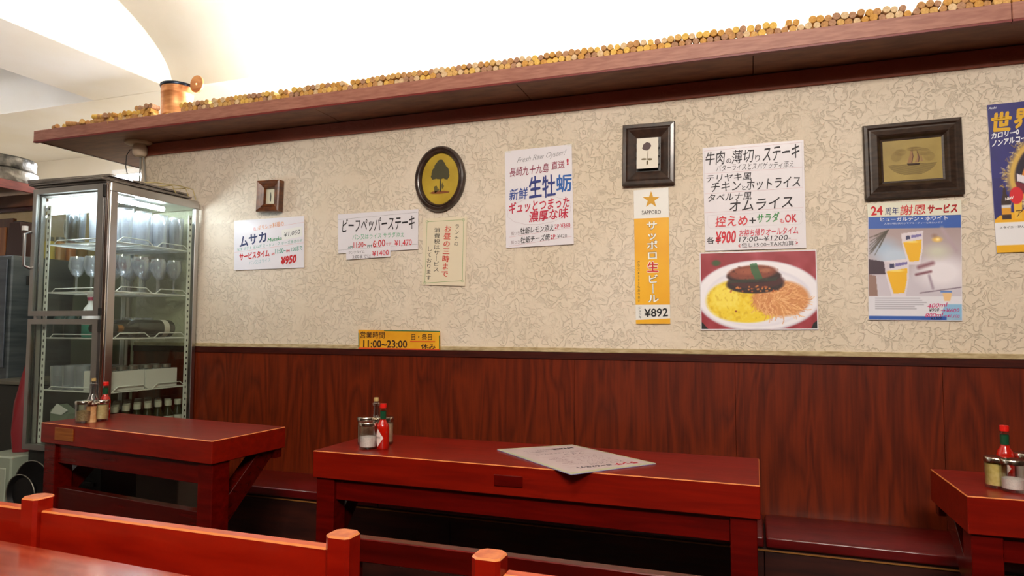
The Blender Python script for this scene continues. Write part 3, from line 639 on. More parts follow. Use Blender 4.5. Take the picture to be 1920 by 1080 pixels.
t = thing('pale_appliance', 'greenish white appliance with a groove, standing low at the far lower left', 'appliance', (-2.87, -.42, 0))
bm = bbox((-2.99, -.52, .0), (-2.81, -.30, .575), .006); obj('appliance_body', bm, mat('greenish_white', (150, 160, 142), .4), t)
bm = bbox((-2.97, -.526, .1), (-2.83, -.5205, .53), .003); obj('appliance_door', bm, mat('greenish_white_b', (164, 172, 154), .4), t)
t = thing('grey_carton', 'grey cardboard carton on the floor under the fridge table', 'carton', (-2.1, -.30, 0))
bm = bbox((-2.26, -.42, .0), (-2.05, -.30, .60), .003); obj('carton_body', bm, mat('grey_board', (104, 92, 82), .7), t)
bm = bbox((-2.20, -.4215, .30), (-2.11, -.4205, .36), .0003); obj('carton_label', bm, mat('grey_label', (150, 140, 128), .7), t)

# black round pan lids leaning in front of the fridge's base
t = thing('low_crate', 'dark low crate on the floor in front of the fridge, carrying the black pans', 'crate', (-2.66, -.60, 0))
bm = bbox((-.17, -.07, .0), (.17, .07, .38), .004); obj('crate_body', bm, M['black'], t, world=False)
bm = bbox((-.17, -.075, .30), (.17, -.0705, .34), .002); obj('crate_rail', bm, M['darkgasket'], t, world=False)
for y, R, lb in ((-.560, .100, 'large black round pan leaning upright against the fridge base'), (-.605, .078, 'smaller black round pan leaning in front of the large one')):
    t = thing('round_pan', lb, 'pan', (-2.625, y, .3815+R))
    bm = BM(); lathe(bm, [(0, .012), (R*.8, .012), (R*.97, 0), (R, 0), (R*.82, .018), (0, .018)], 40, (0, 0, 0), 'y'); obj('pan_body', bm, M['black'], t, world=False, smooth=True)
    bm = BM(); tube(bm, [((R-.001)*math.cos(a), -.001, (R-.001)*math.sin(a)) for a in np.linspace(0, 2*PI, 40, False)], .0022, 6, True); obj('pan_rim', bm, mat('worn_black_rim', (120, 116, 104), .3, metal=.6), t, world=False, smooth=True)

# ---------------------------------------------------------------- kitchen corner at the far left
bm = BM(); box(bm, (KL, .304, 0), (WL-.02, .36, 1.86)); kw = struct('wall_kitchen', bm, noisy(mat('beige_kitchen_wall', (196, 176, 138), .8), (184, 162, 122), (206, 188, 150), (1, 1, 1), 6, bump=.003))
bm = bbox((KL, .296, .02), (-4.76, .3035, 1.02), .002); struct('trim_7', bm, M['cap'])
bm = bbox((-4.05, .298, .02), (WL-.03, .3035, 1.25), .002); struct('trim_8', bm, M['cap'])
bm = bbox((KL, .285, 1.792), (-3.5, .3035, 1.862), .002); struct('trim_5', bm, M['shelfunder'])
bm = bbox((KL, .290, 1.765), (-3.5, .3035, 1.7915), .002); struct('trim_6', bm, M['reddark'])
t = thing('kitchen_shelf', 'reddish brown kitchen shelf at the left edge carrying the foil-wrapped steamer', 'shelf', (-4.3, .05, 1.85))
bm = bbox((-4.8, -.75, 1.885), (-3.865, .42, 1.90), .002); obj('shelf_board', bm, M['shelfunder'], t)
bm = bbox((-3.864, -.75, 1.853), (-3.85, .282, 1.903), .002); obj('fascia_board', bm, noisy(mat('shelf_red', (112, 40, 26), .6), (100, 32, 20), (124, 50, 34), (1, 3, 20), 5), t)
foil = noisy(mat('crumpled_foil', (110, 106, 100), .4, metal=.75), (50, 48, 44), (130, 126, 118), (1, 1, 1), 14, bump=.02, bscale=9)
t = thing('steamer_stack', 'two-tier round steamer wrapped in crumpled silver foil', 'steamer', (-4.08, .19, 1.9035))
for z0, z1, R in ((0, .078, .205), (.0785, .150, .195)):
    bm = BM(); lathe(bm, [(0, z0), (R*.97, z0), (R, z0+.008), (R*.985, z0+.04), (R, z1-.008), (R*.97, z1), (0, z1)], 36)
    for v in bm.verts: v.co.x *= 1+random.uniform(-.008, .008); v.co.y *= 1+random.uniform(-.008, .008)
    obj('steamer_tier', bm, foil, t, world=False, smooth=True)
bm = BM(); box(bm, (-4.75, .283, .02), (-4.055, .3035, 1.727)); dr = struct('door_1', bm, noisy(mat('brown_door_frame', (84, 46, 20), .45), (74, 38, 16), (98, 56, 26), (12, 1, 1), 4))
bm = BM(); box(bm, (-4.68, .277, .1), (-4.105, .2825, 1.675)); obj('panel', bm, noisy(mat('orange_brown_panel', (150, 92, 48), .45), (134, 78, 38), (168, 108, 60), (8, 1, 1), 4), dr)
stl = noisy(mat('blue_grey_steel_box', (80, 88, 90), .4, metal=.5), (66, 74, 76), (92, 100, 102), (1, 1, 12), 4)
t = thing('steel_cabinet', 'tall grey-green steel kitchen cabinet at the left edge of the picture', 'cabinet', (-3.7, .0, 0))
bm = bbox((-4.15, -.19, .0), (-3.345, .28, 1.44), .006); obj('cabinet_body', bm, stl, t)
bm = bbox((-4.12, -.197, .9), (-3.37, -.1905, 1.42), .002); obj('cabinet_door', bm, noisy(mat('steel_door_face', (84, 92, 100), .35, metal=.5), (72, 80, 88), (98, 106, 114), (1, 1, 6), 3), t)
bm = bbox((-3.3445, -.12, 1.30), (-3.338, -.10, 1.345), .001); obj('latch', bm, M['black'], t)
t = thing('tapered_box', 'dark brown tapered box standing on the grey-green steel cabinet', 'box', (-3.60, .04, 1.4405))
bm = BM()
v = [bm.verts.new(p) for p in ((-.075,-.05,0),(.085,-.05,0),(.085,.05,0),(-.075,.05,0),(-.06,-.04,.20),(.02,-.04,.20),(.02,.04,.20),(-.06,.04,.20))]
for f in ((3,2,1,0),(4,5,6,7),(0,1,5,4),(1,2,6,5),(2,3,7,6),(3,0,4,7)): bm.faces.new([v[i] for i in f])
bev(bm, .003); obj('box_body', bm, mat('dark_brown', (58, 34, 28), .5), t, world=False)
bm = bbox((-.045, -.03, .2005), (.01, .03, .206), .001); obj('box_lid', bm, M['black'], t, world=False)
t = thing('low_counter', 'dark kitchen counter with a pale edge between steel cabinet and fridge', 'counter', (-3.2, -.1, 0))
bm = bbox((-3.33, -.30, 0), (-3.0, -.0, .835), .003); obj('counter_body', bm, mat('dark_counter', (34, 34, 28), .5), t)
bm = bbox((-3.335, -.31, .8355), (-2.995, -.0, .852), .002); obj('counter_top', bm, mat('counter_top', (96, 92, 78), .4), t)
t = thing('red_bag', 'crumpled dark red bag standing beside the lower left of the fridge', 'bag', (-2.90, -.40, .177))
bm = BM(); lathe(bm, [(0, .40), (.05, .40), (.055, .48), (.048, .60), (.022, .72), (.004, .80), (0, .80)], 12)
for v in bm.verts: v.co.x *= .8*(1+random.uniform(-.15, .15)); v.co.y *= 1+random.uniform(-.15, .15)
obj('bag_body', bm, mat('dark_red_cloth', (120, 18, 26), .6), t, world=False, smooth=True)
# row of jars on a box behind the fridge, seen through its glass
t = thing('green_grey_box', 'olive-grey kitchen appliance seen through the upper fridge door', 'appliance', (-3.5, .2, 0))
bm = bbox((-3.29, .08, .0), (-2.92, .28, 1.40), .005); obj('box_body', bm, mat('olive_grey_enamel', (74, 80, 64), .5), t)
bm = bbox((-3.27, .073, 1.1), (-2.94, .0795, 1.36), .002); obj('box_door', bm, mat('olive_grey_enamel_light', (92, 98, 80), .5), t)
for k, (x, c, r, h, lb) in enumerate(((.030, (196, 170, 60), .025, .105, 'yellow-labelled jar'), (.085, (176, 120, 60), .026, .11, 'amber jar with an orange label'), (.145, (186, 110, 48), .025, .105, 'orange jar with a red top'), (.205, (150, 112, 60), .027, .10, 'brown jar with a round label'), (.256, (170, 150, 110), .021, .10, 'cream jar at the end'))):
    lathe_thing('storage_jar', lb+' in the row on the steel cabinet behind the fridge', 'jar', [('jar_body', [(0, 0), (r, 0), (r, h*.8), (r*.7, h*.9), (0, h*.9)], mat('jar_c%d' % k, c, .35), None), ('jar_lid', [(0, h*.905), (r*.72, h*.905), (r*.72, h*1.1), (0, h*1.1)], mat('jar_l%d' % k, (150, 60, 40) if k == 2 else (90, 84, 70), .4), None)], 'jars on the steel cabinet behind the fridge').location = (-3.40, x, 1.4405)
# kitchen lamp over the far bay, standing in for the strip lights there
def hanglamp(loc, label, L=1.2, rod=0, st=180):
    t = thing('kitchen_lamp', label, 'lamp', loc)
    for x in ((-L*.35, L*.35) if rod else ()):
        bm = BM(); tube(bm, [(x, 0, .0405), (x, 0, rod)], .004, 6); obj('hanger_rod', bm, M['steel'], t, world=False)
    bm = BM(); box(bm, (-L/2, -.05, 0), (L/2, .05, .04)); bev(bm, .004); obj('lamp_housing', bm, M['white'], t, world=False)
    bm = BM(); lathe(bm, [(0, -L/2), (.016, -L/2), (.016, L/2), (0, L/2)], 12, (0, 0, -.02), 'x'); obj('lamp_tube', bm, mat('kitchen_tube', (255, 255, 255), .5, emit=(240, 244, 255), es=st), t, world=False, smooth=True)
hanglamp((-3.75, 1.12, 2.16), 'white tube lamp hung from the rear beam behind the left end of the long shelf', 1.0, .44)
hanglamp((-5.1, -.3, 2.85), 'white tube lamp hung from the vault of the kitchen bay', 1.0, vault_z(-.3)-2.85-.035, 150)

# ---------------------------------------------------------------- lettering (real flat letters on the sheets)
INK = {}
def ink(c):
    if c not in INK: INK[c] = mat('ink_%d_%d_%d' % c, c, .6)
    return INK[c]
TXT = []
def T(par, body, a, b, h, c, bold=0, vert=False, y=-.0062, lean=0, plane=None, label=None, name='lettering', wid=None):
    TXT.append((par, body, a, b, h, c, bold, vert, y, lean, plane, label, name, wid))
def build_texts():
    items = []
    for t in TXT:
        cu = bpy.data.curves.new('letters', 'FONT')
        body = t[1]
        if t[7]:
            body = '\n'.join(body.replace('ー', '｜')); cu.align_x = 'CENTER'; cu.space_line = 1.06
        cu.body = body; cu.size = 1; cu.resolution_u = 2; cu.offset = min(t[6], 0)
        o = bpy.data.objects.new('letters', cu); COL.objects.link(o); items.append(o)
    bpy.context.view_layer.update(); dg = bpy.context.evaluated_depsgraph_get()
    mes = [bpy.data.meshes.new_from_object(o.evaluated_get(dg)) for o in items]
    for o in items: bpy.data.objects.remove(o)
    for me, t in zip(mes, TXT):
        par, body, a, b, h, c, bold, vert, y, lean, plane, label, name, wid = t
        bb = bmesh.new(); bb.from_mesh(me); seen = set(); isl = 0      # separate strokes never lie in one plane
        for v0 in bb.verts:
            if v0 in seen: continue
            st = [v0]; seen.add(v0); isl += 1
            while st:
                v = st.pop(); v.co.z = (isl % 3)*.3
                for e in v.link_edges:
                    o2 = e.other_vert(v)
                    if o2 not in seen: seen.add(o2); st.append(o2)
        bb.to_mesh(me); bb.free()
        if bold > .004:                                   # a broad pen: the letter drawn several times, slightly shifted
            bb = bmesh.new(); bb.from_mesh(me); g0 = list(bb.verts)+list(bb.edges)+list(bb.faces)
            for k in range(6):
                dd = bmesh.ops.duplicate(bb, geom=g0); vs = [e for e in dd['geom'] if isinstance(e, bmesh.types.BMVert)]
                bmesh.ops.translate(bb, verts=vs, vec=(bold*math.cos(k*PI/3), bold*math.sin(k*PI/3), k+1))
            bb.to_mesh(me); bb.free()
        n = len(me.vertices); co = np.empty(n*3, np.float32); me.vertices.foreach_get('co', co); co = co.reshape(-1, 3)
        mn, mx = co.min(0), co.max(0); lift = co[:, 2].copy(); uv = (co[:, :2]-mn[:2])/np.maximum(mx[:2]-mn[:2], 1e-6) - .5
        # hand-lettered unevenness
        if not vert and plane is None: uv[:, 1] += .02*np.sin(uv[:, 0]*23+len(body))
        if plane is None:
            A, B = P(*a, 'y', y), P(*b, 'y', y)
            if vert:
                L = (B-A).length; W = (P(a[0]+h/2, a[1], 'y', y)-P(a[0]-h/2, a[1], 'y', y)).length
                ctr = (A+B)/2; ax = (A-B).normalized(); ux = Vector((ax.z, 0, -ax.x)); X = ux*W; Z = ax*L
            else:
                L = (B-A).length; H = (P(a[0], a[1]-h/2, 'y', y)-P(a[0], a[1]+h/2, 'y', y)).length
                ctr = (A+B)/2; X = (B-A); up_ = Vector((-X.z, 0, X.x)).normalized(); Z = (up_*.5+Vector((0, 0, .5))).normalized()*H + X.normalized()*lean*H
        else:
            ctr, X, Z = plane
        base = root(par).location; nrm = Vector(X).cross(Vector(Z)).normalized()
        w_ = np.outer(uv[:, 0], np.array(X)) + np.outer(uv[:, 1], np.array(Z)) + np.outer(lift*5e-5, np.array(nrm)) + np.array(ctr-base)
        me.vertices.foreach_set('co', w_.astype(np.float32).ravel())
        me.materials.clear(); me.materials.append(ink(c)); me.update()
        o = bpy.data.objects.new(name, me); COL.objects.link(o); o.parent = par
        if label: o['label'] = label
        me.name = name
def W(p, y): return P(*p, 'y', y)
def sheet(name, label, cat, corners, m, y=-.0058, th=.0010, group=None, nm='sheet'):
    """a sheet fixed to the wall: corners TL TR BR BL in the photo, unprojected onto the wall plane"""
    q = [W(c, y) for c in corners]; ctr = sum(q, Vector())/4; t = thing(name, label, cat, (ctr.x, y+th, ctr.z), group)
    bm = BM(); extr(bm, q, (0, th, 0)); obj(nm, bm, m, t); return t
def patch(par, corners, m, y, name='label_strip', th=.0003, label=None):
    q = [W(c, y) for c in corners]; bm = BM(); extr(bm, q, (0, th, 0)); return obj(name, bm, m, par, label=label)
def rule(par, pts, c, y=-.0061, w_=.0011, name='ruled_line', label=None):
    bm = BM(); p = [W(q, y) for q in pts]
    for a, b in zip(p, p[1:]):
        d = (b-a).normalized(); n = Vector((-d.z, 0, d.x))*w_/2
        poly(bm, [a-n-d*w_*.3, b-n+d*w_*.3, b+n+d*w_*.3, a+n-d*w_*.3])
    return obj(name, bm, ink(c), par, label=label)
def tape(par, c, w_=12, h=7, ang=0):
    x, y_ = c; ca, sa = math.cos(ang), math.sin(ang)
    pts = [(x+dx*ca-dy*sa, y_+dx*sa+dy*ca) for dx, dy in ((-w_/2, -h/2), (w_/2, -h/2), (w_/2, h/2), (-w_/2, h/2))]
    return patch(par, pts, M['tape'], -.0068, 'tape', .0002)
# painted prints: a fine grid of coloured cells
class Canvas:
    def __init__(s, w_, h, bg): s.w, s.h = w_, h; s.a = np.empty((h, w_, 3), np.float32); s.a[:] = bg; s.Y, s.X = np.mgrid[0:h, 0:w_]; s.X = (s.X+.5)/w_; s.Y = (s.Y+.5)/h
    def mix(s, m, c):
        m = np.clip(m, 0, 1)[..., None]; s.a = s.a*(1-m) + np.asarray(c, np.float32)*m
    def ell(s, cx, cy, rx, ry, c, soft=.05, ang=0, al=1):
        dx, dy = (s.X-cx), (s.Y-cy)*s.h/s.w; ry = ry*s.h/s.w; ca, sa = math.cos(ang), math.sin(ang)
        u, v = (dx*ca+dy*sa)/rx, (-dx*sa+dy*ca)/ry; s.mix(al*(1-np.sqrt(u*u+v*v))/soft+.0, c)
    def ply(s, pts, c, al=1):
        ins = np.zeros(s.X.shape, bool); n = len(pts)
        for i in range(n):
            (x0, y0), (x1, y1) = pts[i], pts[(i+1) % n]
            if y0 == y1: continue
            cond = ((s.Y >= min(y0, y1)) & (s.Y < max(y0, y1))); xi = x0+(s.Y-y0)*(x1-x0)/(y1-y0); ins ^= cond & (s.X < xi)
        s.mix(ins*al, c)
    def line(s, x0, y0, x1, y1, w_, c, al=1):
        ar = s.h/s.w; px, py = s.X-x0, (s.Y-y0)*ar; dx, dy = x1-x0, (y1-y0)*ar; t = np.clip((px*dx+py*dy)/(dx*dx+dy*dy+1e-9), 0, 1)
        d = np.hypot(px-t*dx, py-t*dy); s.mix(al*(1.2-d/w_), c)
    def noise(s, k, amp, mask=None):
        n = rng.normal(0, 1, (k[1]+2, k[0]+2)); yy = s.Y*k[1]; xx = s.X*k[0]; i = yy.astype(int); j = xx.astype(int); fy, fx = yy-i, xx-j
        v = (n[i, j]*(1-fx)+n[i, j+1]*fx)*(1-fy) + (n[i+1, j]*(1-fx)+n[i+1, j+1]*fx)*fy; return v*amp
pm = bpy.data.materials.new('printed_ink'); pm.use_nodes = True
_a = pm.node_tree.nodes.new('ShaderNodeAttribute'); _a.attribute_name = 'ink'; pm.node_tree.links.new(_a.outputs['Color'], pm.node_tree.nodes['Principled BSDF'].inputs['Base Color'])
pm.node_tree.nodes['Principled BSDF'].inputs['Roughness'].default_value = .45; pm.node_tree.nodes['Principled BSDF'].inputs['Coat Weight'].default_value = .06
def print_on(par, cv, corners, y, name='printed_picture', label=None):
    TL, TR, BR, BL = [W(c, y)-root(par).location for c in corners]; w_, h = cv.w, cv.h
    b_ = np.pad(cv.a, ((1, 1), (1, 1), (0, 0)), mode='edge'); cv.a = (cv.a*4+b_[:-2, 1:-1]+b_[2:, 1:-1]+b_[1:-1, :-2]+b_[1:-1, 2:])/8
    u = np.linspace(0, 1, w_+1)[None, :, None]; v = np.linspace(0, 1, h+1)[:, None, None]
    g = (np.array(TL)*(1-u)+np.array(TR)*u)*(1-v) + (np.array(BL)*(1-u)+np.array(BR)*u)*v
    idx = np.arange((w_+1)*(h+1)).reshape(h+1, w_+1)
    f = np.stack([idx[:-1, :-1], idx[1:, :-1], idx[1:, 1:], idx[:-1, 1:]], -1).reshape(-1, 4)
    me = bpy.data.meshes.new(name); me.vertices.add(g.size//3); me.vertices.foreach_set('co', g.astype(np.float32).ravel())
    me.loops.add(f.size); me.loops.foreach_set('vertex_index', f.astype(np.int32).ravel())
    me.polygons.add(len(f)); me.polygons.foreach_set('loop_start', np.arange(0, f.size, 4, dtype=np.int32)); me.update(calc_edges=True)
    c = np.clip(cv.a, 0, 255)/255; c = np.where(c <= .04045, c/12.92, ((c+.055)/1.055)**2.4).reshape(-1, 3)
    c4 = np.ones((len(f), 4, 4), np.float32); c4[:, :, :3] = c[:, None, :]
    at = me.color_attributes.new('ink', 'FLOAT_COLOR', 'CORNER'); at.data.foreach_set('color', c4.ravel()); me.materials.append(pm)
    o = bpy.data.objects.new(name, me); COL.objects.link(o); o.parent = par
    if label: o['label'] = label
    return o
BLK, RED, GRN, TEAL, NAVY, CRIM, GREY = (26, 22, 26), (196, 26, 30), (40, 120, 62), (78, 160, 140), (34, 44, 96), (190, 24, 60), (120, 116, 120)

# 1 moussaka sheet
s = sheet('menu_sheet', 'white laminated sheet with a big navy dish name and red 950 yen, nearest the fridge', 'poster', [(439.3, 414), (570.3, 405), (570, 501.5), (438.7, 507)], M['paperw'])
patch(s, [(527.7, 431.5), (567, 424), (567, 443), (529, 450.5)], M['white'], -.0061, 'price_patch')
T(s, 'な', (475, 429.5), (480, 429), 6, (220, 110, 100)); T(s, 'ギリシャ料理の', (483, 427.5), (532, 418.5), 9, (224, 140, 50))
T(s, 'ムサカ', (449, 454.5), (499.5, 443), 20, NAVY, .03); T(s, 'Musaka', (502, 450.5), (529, 446), 7, (50, 150, 96), .012, lean=.25)
T(s, '¥1,050', (532.5, 441), (562.7, 434.5), 9.5, (70, 70, 78), y=-.0065, lean=.2)
T(s, 'なす ポテト 玉ねぎ ミートソース チーズ焼きのせ', (444.7, 468), (567, 450.4), 6.5, TEAL)
T(s, 'サービスタイム', (449, 482), (505, 474), 13, RED, .04); T(s, 'AM', (509, 476.5), (514.5, 475.5), 4.5, RED, .02)
T(s, '11:00~', (516, 471.5), (536, 469), 9, TEAL, .015); T(s, 'PM', (537, 471), (543, 470.3), 4.5, RED, .02); T(s, '2:00まで', (545, 467.5), (567, 464.5), 8.5, TEAL, .01)
T(s, 'パン又はライス', (467, 493.5), (507, 487), 7.5, (150, 190, 196)); T(s, '¥950', (526.5, 489.5), (556, 484), 16, RED, .05, lean=.12)
for a, b in (((474, 432.5), (570, 416.5)), ((440, 473.5), (570, 455))): rule(s, [a, b], (220, 130, 120), w_=.0007)
# 2 beef pepper steak sheet with a slip below
s = sheet('menu_sheet', 'wide white laminated sheet with one bold black line, between the small frame and oval picture', 'poster', [(633.2, 402), (784.2, 392), (783.8, 467.3), (634, 475.3)], M['paperw'])
T(s, 'ビーフペッパーステーキ', (642.3, 424), (777.5, 416.5), 26, BLK, .008, lean=.08)
T(s, 'パン又はライス サラダ添え', (660.8, 445), (757.8, 439), 10, (70, 170, 120))
T(s, 'AM', (652.4, 464), (660.8, 463.4), 5, (40, 110, 100), .02); T(s, '11:00~', (663, 459.7), (687, 457.8), 10.5, RED, .01); T(s, 'PM', (688.8, 462), (697.4, 461), 5, (40, 110, 100), .02)
T(s, '6:00', (699, 457.8), (722.3, 455), 13, RED, .01); T(s, 'マデ', (723.5, 457.8), (733.8, 456.6), 6, RED); T(s, '¥1,470', (739.8, 456.8), (772, 454.6), 13, (206, 40, 56), .01)
rule(s, [(634, 411.8), (783.5, 397.9)], (60, 60, 60), w_=.0006); rule(s, [(634, 469.3), (783.5, 458)], (60, 60, 60), w_=.0006)
s = sheet('price_slip', 'small white slip reading 1400 yen, stuck on the lower edge of the wide steak sheet', 'slip', [(648.8, 469.5), (732.4, 461.5), (732, 481), (649.3, 487)], M['paperw'], y=-.0072)
T(s, 'ランチタイム', (653.6, 473.6), (683.5, 471.6), 5.5, GREY, y=-.0075); T(s, '3:00までは', (660.8, 481.8), (695.5, 479.8), 7, (60, 60, 66), y=-.0075); T(s, '¥1400', (698, 476), (729, 473), 10, (206, 40, 60), .01, y=-.0075)
# 3 vertical lunch sheet
s = sheet('notice_sheet', 'cream sheet with vertical red and black writing and a green border below the oval picture', 'notice', [(793.7, 410), (875.5, 406), (871.8, 536.3), (790.9, 534)], M['paperc'])
T(s, 'ランチの', (857.4, 420.6), (855, 461), 7.5, BLK, 0, True); T(s, 'お昼の三時まで', (839.9, 423), (833.3, 519), 13.5, (204, 44, 36), .012, True)
T(s, '消費税はサービス', (819.8, 427), (817.5, 509.3), 11, BLK, 0, True); T(s, 'しております', (805.7, 462.5), (803.3, 525), 9, BLK, 0, True)
rule(s, [(801, 415.8), (869, 412), (867, 526.5), (796.5, 530.5), (801, 415.8)], (90, 150, 60), w_=.0012, name='border_line', label='green pen border')
for cx, cy in ((801, 415.8), (869, 412), (867, 526.5), (796.5, 530.5)): rule(s, [(cx+2.4*math.cos(k*PI/5), cy+2.4*math.sin(k*PI/5)) for k in range(11)], (90, 150, 60), w_=.0009, name='border_loop')
# 4 oysters
s = sheet('oyster_poster', 'tall white poster with blue and crimson brush lettering inside a cloud outline', 'poster', [(946.4, 283.9), (1071.9, 270.3), (1075.8, 457.8), (948.8, 464.9)], M['paperw'])
T(s, 'Fresh Raw Oyster!', (970.3, 302.5), (1060, 286.5), 13, (150, 150, 156), -.004, lean=.45)
T(s, '長崎九十九島', (955.8, 324), (1029, 314), 17, (140, 30, 70), .005, lean=.15); T(s, '直送', (1034, 311), (1058.5, 307.6), 15, (150, 34, 70), .005); T(s, '!', (1062.4, 303.5), (1066.2, 303), 12, CRIM, .05)
T(s, '新鮮', (955.3, 366), (989.5, 361.5), 22, (40, 70, 150), .012, lean=.1); T(s, '生牡', (991.6, 352.6), (1041.6, 347), 42, (44, 56, 130), .02); T(s, '蛎', (1042.7, 345), (1072, 341.5), 33, (36, 96, 176), .02)
T(s, 'ギュッとつまった', (954.5, 390.5), (1068.3, 377.5), 22, CRIM, .02, lean=.1); T(s, '濃厚な味', (992, 407), (1065.5, 398.5), 21, CRIM, .018, lean=.1)
cl = []
for k in range(97):
    a = 2*PI*k/96; b = 1+.045*abs(math.sin(a*7)); cl.append((1011+58*b*math.cos(a), 394.5+25*b*math.sin(a)-(math.cos(a))*6))
rule(s, cl, (176, 150, 160), w_=.0006, name='cloud_outline')
T(s, '殻つき', (958.6, 438), (974.5, 436.5), 7, (140, 120, 128)); T(s, '牡蛎レモン添え', (975.6, 433.6), (1038.4, 426), 12.5, BLK, .01, lean=.15); T(s, '2P ¥360', (1039.8, 425), (1069.3, 421.5), 8.5, CRIM, .008)
T(s, '殻つき', (958.6, 455), (974.5, 453.5), 7, (140, 120, 128)); T(s, '牡蛎チーズ焼', (976.3, 450.6), (1031, 444.2), 12.5, BLK, .01, lean=.15); T(s, '2P', (1032, 444.8), (1041.6, 443.6), 8, CRIM, .01); T(s, '¥420', (1045, 443), (1063, 441.8), 7, GREY)
rule(s, [(955, 444.8), (1072, 426.5)], (200, 90, 110), w_=.0006); rule(s, [(955, 462), (1072, 443)], (200, 90, 110), w_=.0006)
for c in ((1003, 273), (951, 284), (1070, 271)): tape(s, c, 14, 6)
# 5 beer strip
s = sheet('beer_strip', 'tall narrow yellow beer price strip with a gold star, under the rose picture', 'poster', [(1188, 357), (1253.2, 351.6), (1256.7, 607.4), (1192.3, 607.4)], M['white'])
YEL = noisy(mat('strip_yellow', (240, 176, 12), .45, coat=.4), (236, 168, 6), (244, 184, 24), (1, 1, 1), 6)
patch(s, [(1188.9, 410), (1254, 407.5), (1256.1, 571), (1191.7, 571.5)], YEL, -.0061, 'yellow_field'); patch(s, [(1192.2, 600), (1256.5, 597), (1256.7, 607.2), (1192.4, 607.2)], YEL, -.0061, 'yellow_foot')
sp = [(1220.8+16.5*(1 if k % 2 == 0 else .40)*math.sin(k*PI/5), 374.6-16.5*(1 if k % 2 == 0 else .40)*math.cos(k*PI/5)) for k in range(10)]
bm = BM(); c0 = bm.verts.new(W((1220.8, 374.6), -.0063)); vv = [bm.verts.new(W(p, -.0063)) for p in sp]
for k in range(10): bm.faces.new((c0, vv[k], vv[(k+1) % 10]))
obj('gold_star', bm, ink((214, 160, 40)), s)
T(s, 'SAPPORO', (1203.5, 398.6), (1239.2, 397.2), 7.5, (70, 66, 66), .01)
for bd, c, yy in ((.055, (90, 70, 40), -.0064), (.022, (250, 248, 240), -.0067)):
    T(s, 'サッポロ', (1222, 415.5), (1223.2, 486), 20, c, bd, True, yy); T(s, 'ビール', (1224, 515), (1225.2, 567), 20, c, bd, True, yy)
T(s, '生', (1212.5, 500.5), (1235.5, 500), 21, (250, 248, 240), .06, y=-.0064); T(s, '生', (1213.5, 500.5), (1234.5, 500), 19, (206, 40, 30), .02, y=-.0067)
T(s, 'グラス¥525もあります', (1197.3, 489), (1198, 567), 5.5, (80, 60, 30), 0, True, -.0064)
T(s, '¥892', (1208, 587), (1252.4, 585), 16, (20, 20, 24), .02); T(s, 'ジョッキ', (1199.7, 575), (1200.3, 597), 5.5, BLK, 0, True)
# 6 menu above the food photo
s = sheet('menu_poster', 'large white handwritten menu poster with black, green and red lines above the food photograph', 'poster', [(1317.2, 277.4), (1506.6, 262.3), (1511.8, 465), (1322.3, 470.4)], M['paperw'])
K = (30, 24, 34)
T(s, '牛肉', (1323, 298), (1358.6, 295), 25, K, .008, lean=.1); T(s, 'の', (1361.8, 302), (1371.3, 301.3), 9, K, .01); T(s, '薄切', (1372.4, 294.5), (1412.9, 291), 25, K, .004, lean=.1); T(s, 'り', (1416, 297), (1425, 296), 13, K, .006); T(s, 'ステーキ', (1431, 289.5), (1499, 282.5), 27, K, .012, lean=.12)
T(s, 'バターライスとスパゲッティ添え', (1343.7, 315.6), (1488.5, 307.4), 12.5, K, -.002, lean=.15)
T(s, 'テリヤキ風', (1324.5, 335.6), (1409.7, 330), 14, K, .006, lean=.15); T(s, 'チキン', (1333, 351.5), (1389, 347.5), 18, K, .008, lean=.12); T(s, 'と', (1391, 352.5), (1398, 352), 8, K, .006); T(s, 'ホットライス', (1400, 347.5), (1501, 340), 20, K, .01, lean=.12)
T(s, 'タベルナ風', (1327.7, 371.8), (1409.7, 366.5), 15, K, .006, lean=.15); T(s, 'オムライス', (1368, 387), (1487.4, 377.5), 21, K, .008, lean=.12)
T(s, '控えめ', (1341.5, 415.6), (1402.2, 412.8), 20, (210, 50, 60), .015, lean=.1); T(s, '+', (1405, 413.7), (1417, 413.2), 11, K, .01); T(s, 'サラダ', (1419.3, 410), (1461, 406.5), 18, (50, 140, 70), .02, lean=.1); T(s, 'も', (1461.8, 414.4), (1470, 413.8), 8.5, (210, 50, 60), .015); T(s, 'OK', (1471.6, 410), (1493.8, 408.6), 15.5, (200, 40, 60), .03)
T(s, '各', (1325.6, 451.4), (1339.5, 450.3), 13, K, .01); T(s, '¥900', (1341.5, 446.2), (1380, 443), 24, (206, 36, 56), .025, lean=.1); T(s, 'お持ち帰りオールタイム', (1386.2, 437.4), (1497, 431.6), 14, (206, 36, 70), .012, lean=.1)
T(s, '17:00~¥1200-', (1386.2, 449.3), (1483, 444.6), 9.5, K, .004, lean=.15); T(s, '但し15:00~TAX加算', (1390.4, 460), (1488.5, 455.6), 8.5, K, 0); T(s, '<', (1384, 461), (1388, 460.8), 6, (200, 40, 60), .03); T(s, '>', (1491.5, 455.2), (1496, 455), 6, (200, 40, 60), .03)
PK = (206, 150, 160)
for a, b in (((1320.5, 326), (1504, 313.6)), ((1321.5, 363.8), (1505, 351.6)), ((1322, 399), (1506, 388.8)), ((1320, 283.3), (1503.5, 266.8)), ((1434, 451.3), (1495, 448.5)), ((1386, 464.6), (1497, 460.4))): rule(s, [a, b], PK, w_=.0006)
rule(s, [(1320, 283.3), (1321.5, 399)], (190, 184, 196), w_=.0005); rule(s, [(1503.5, 266.8), (1506, 388.8)], (190, 184, 196), w_=.0005)
rule(s, [(1328, 404), (1500, 394), (1505, 399), (1505, 415), (1500, 420), (1332, 428), (1327, 423), (1326, 409), (1328, 404)], (196, 190, 200), w_=.0005)
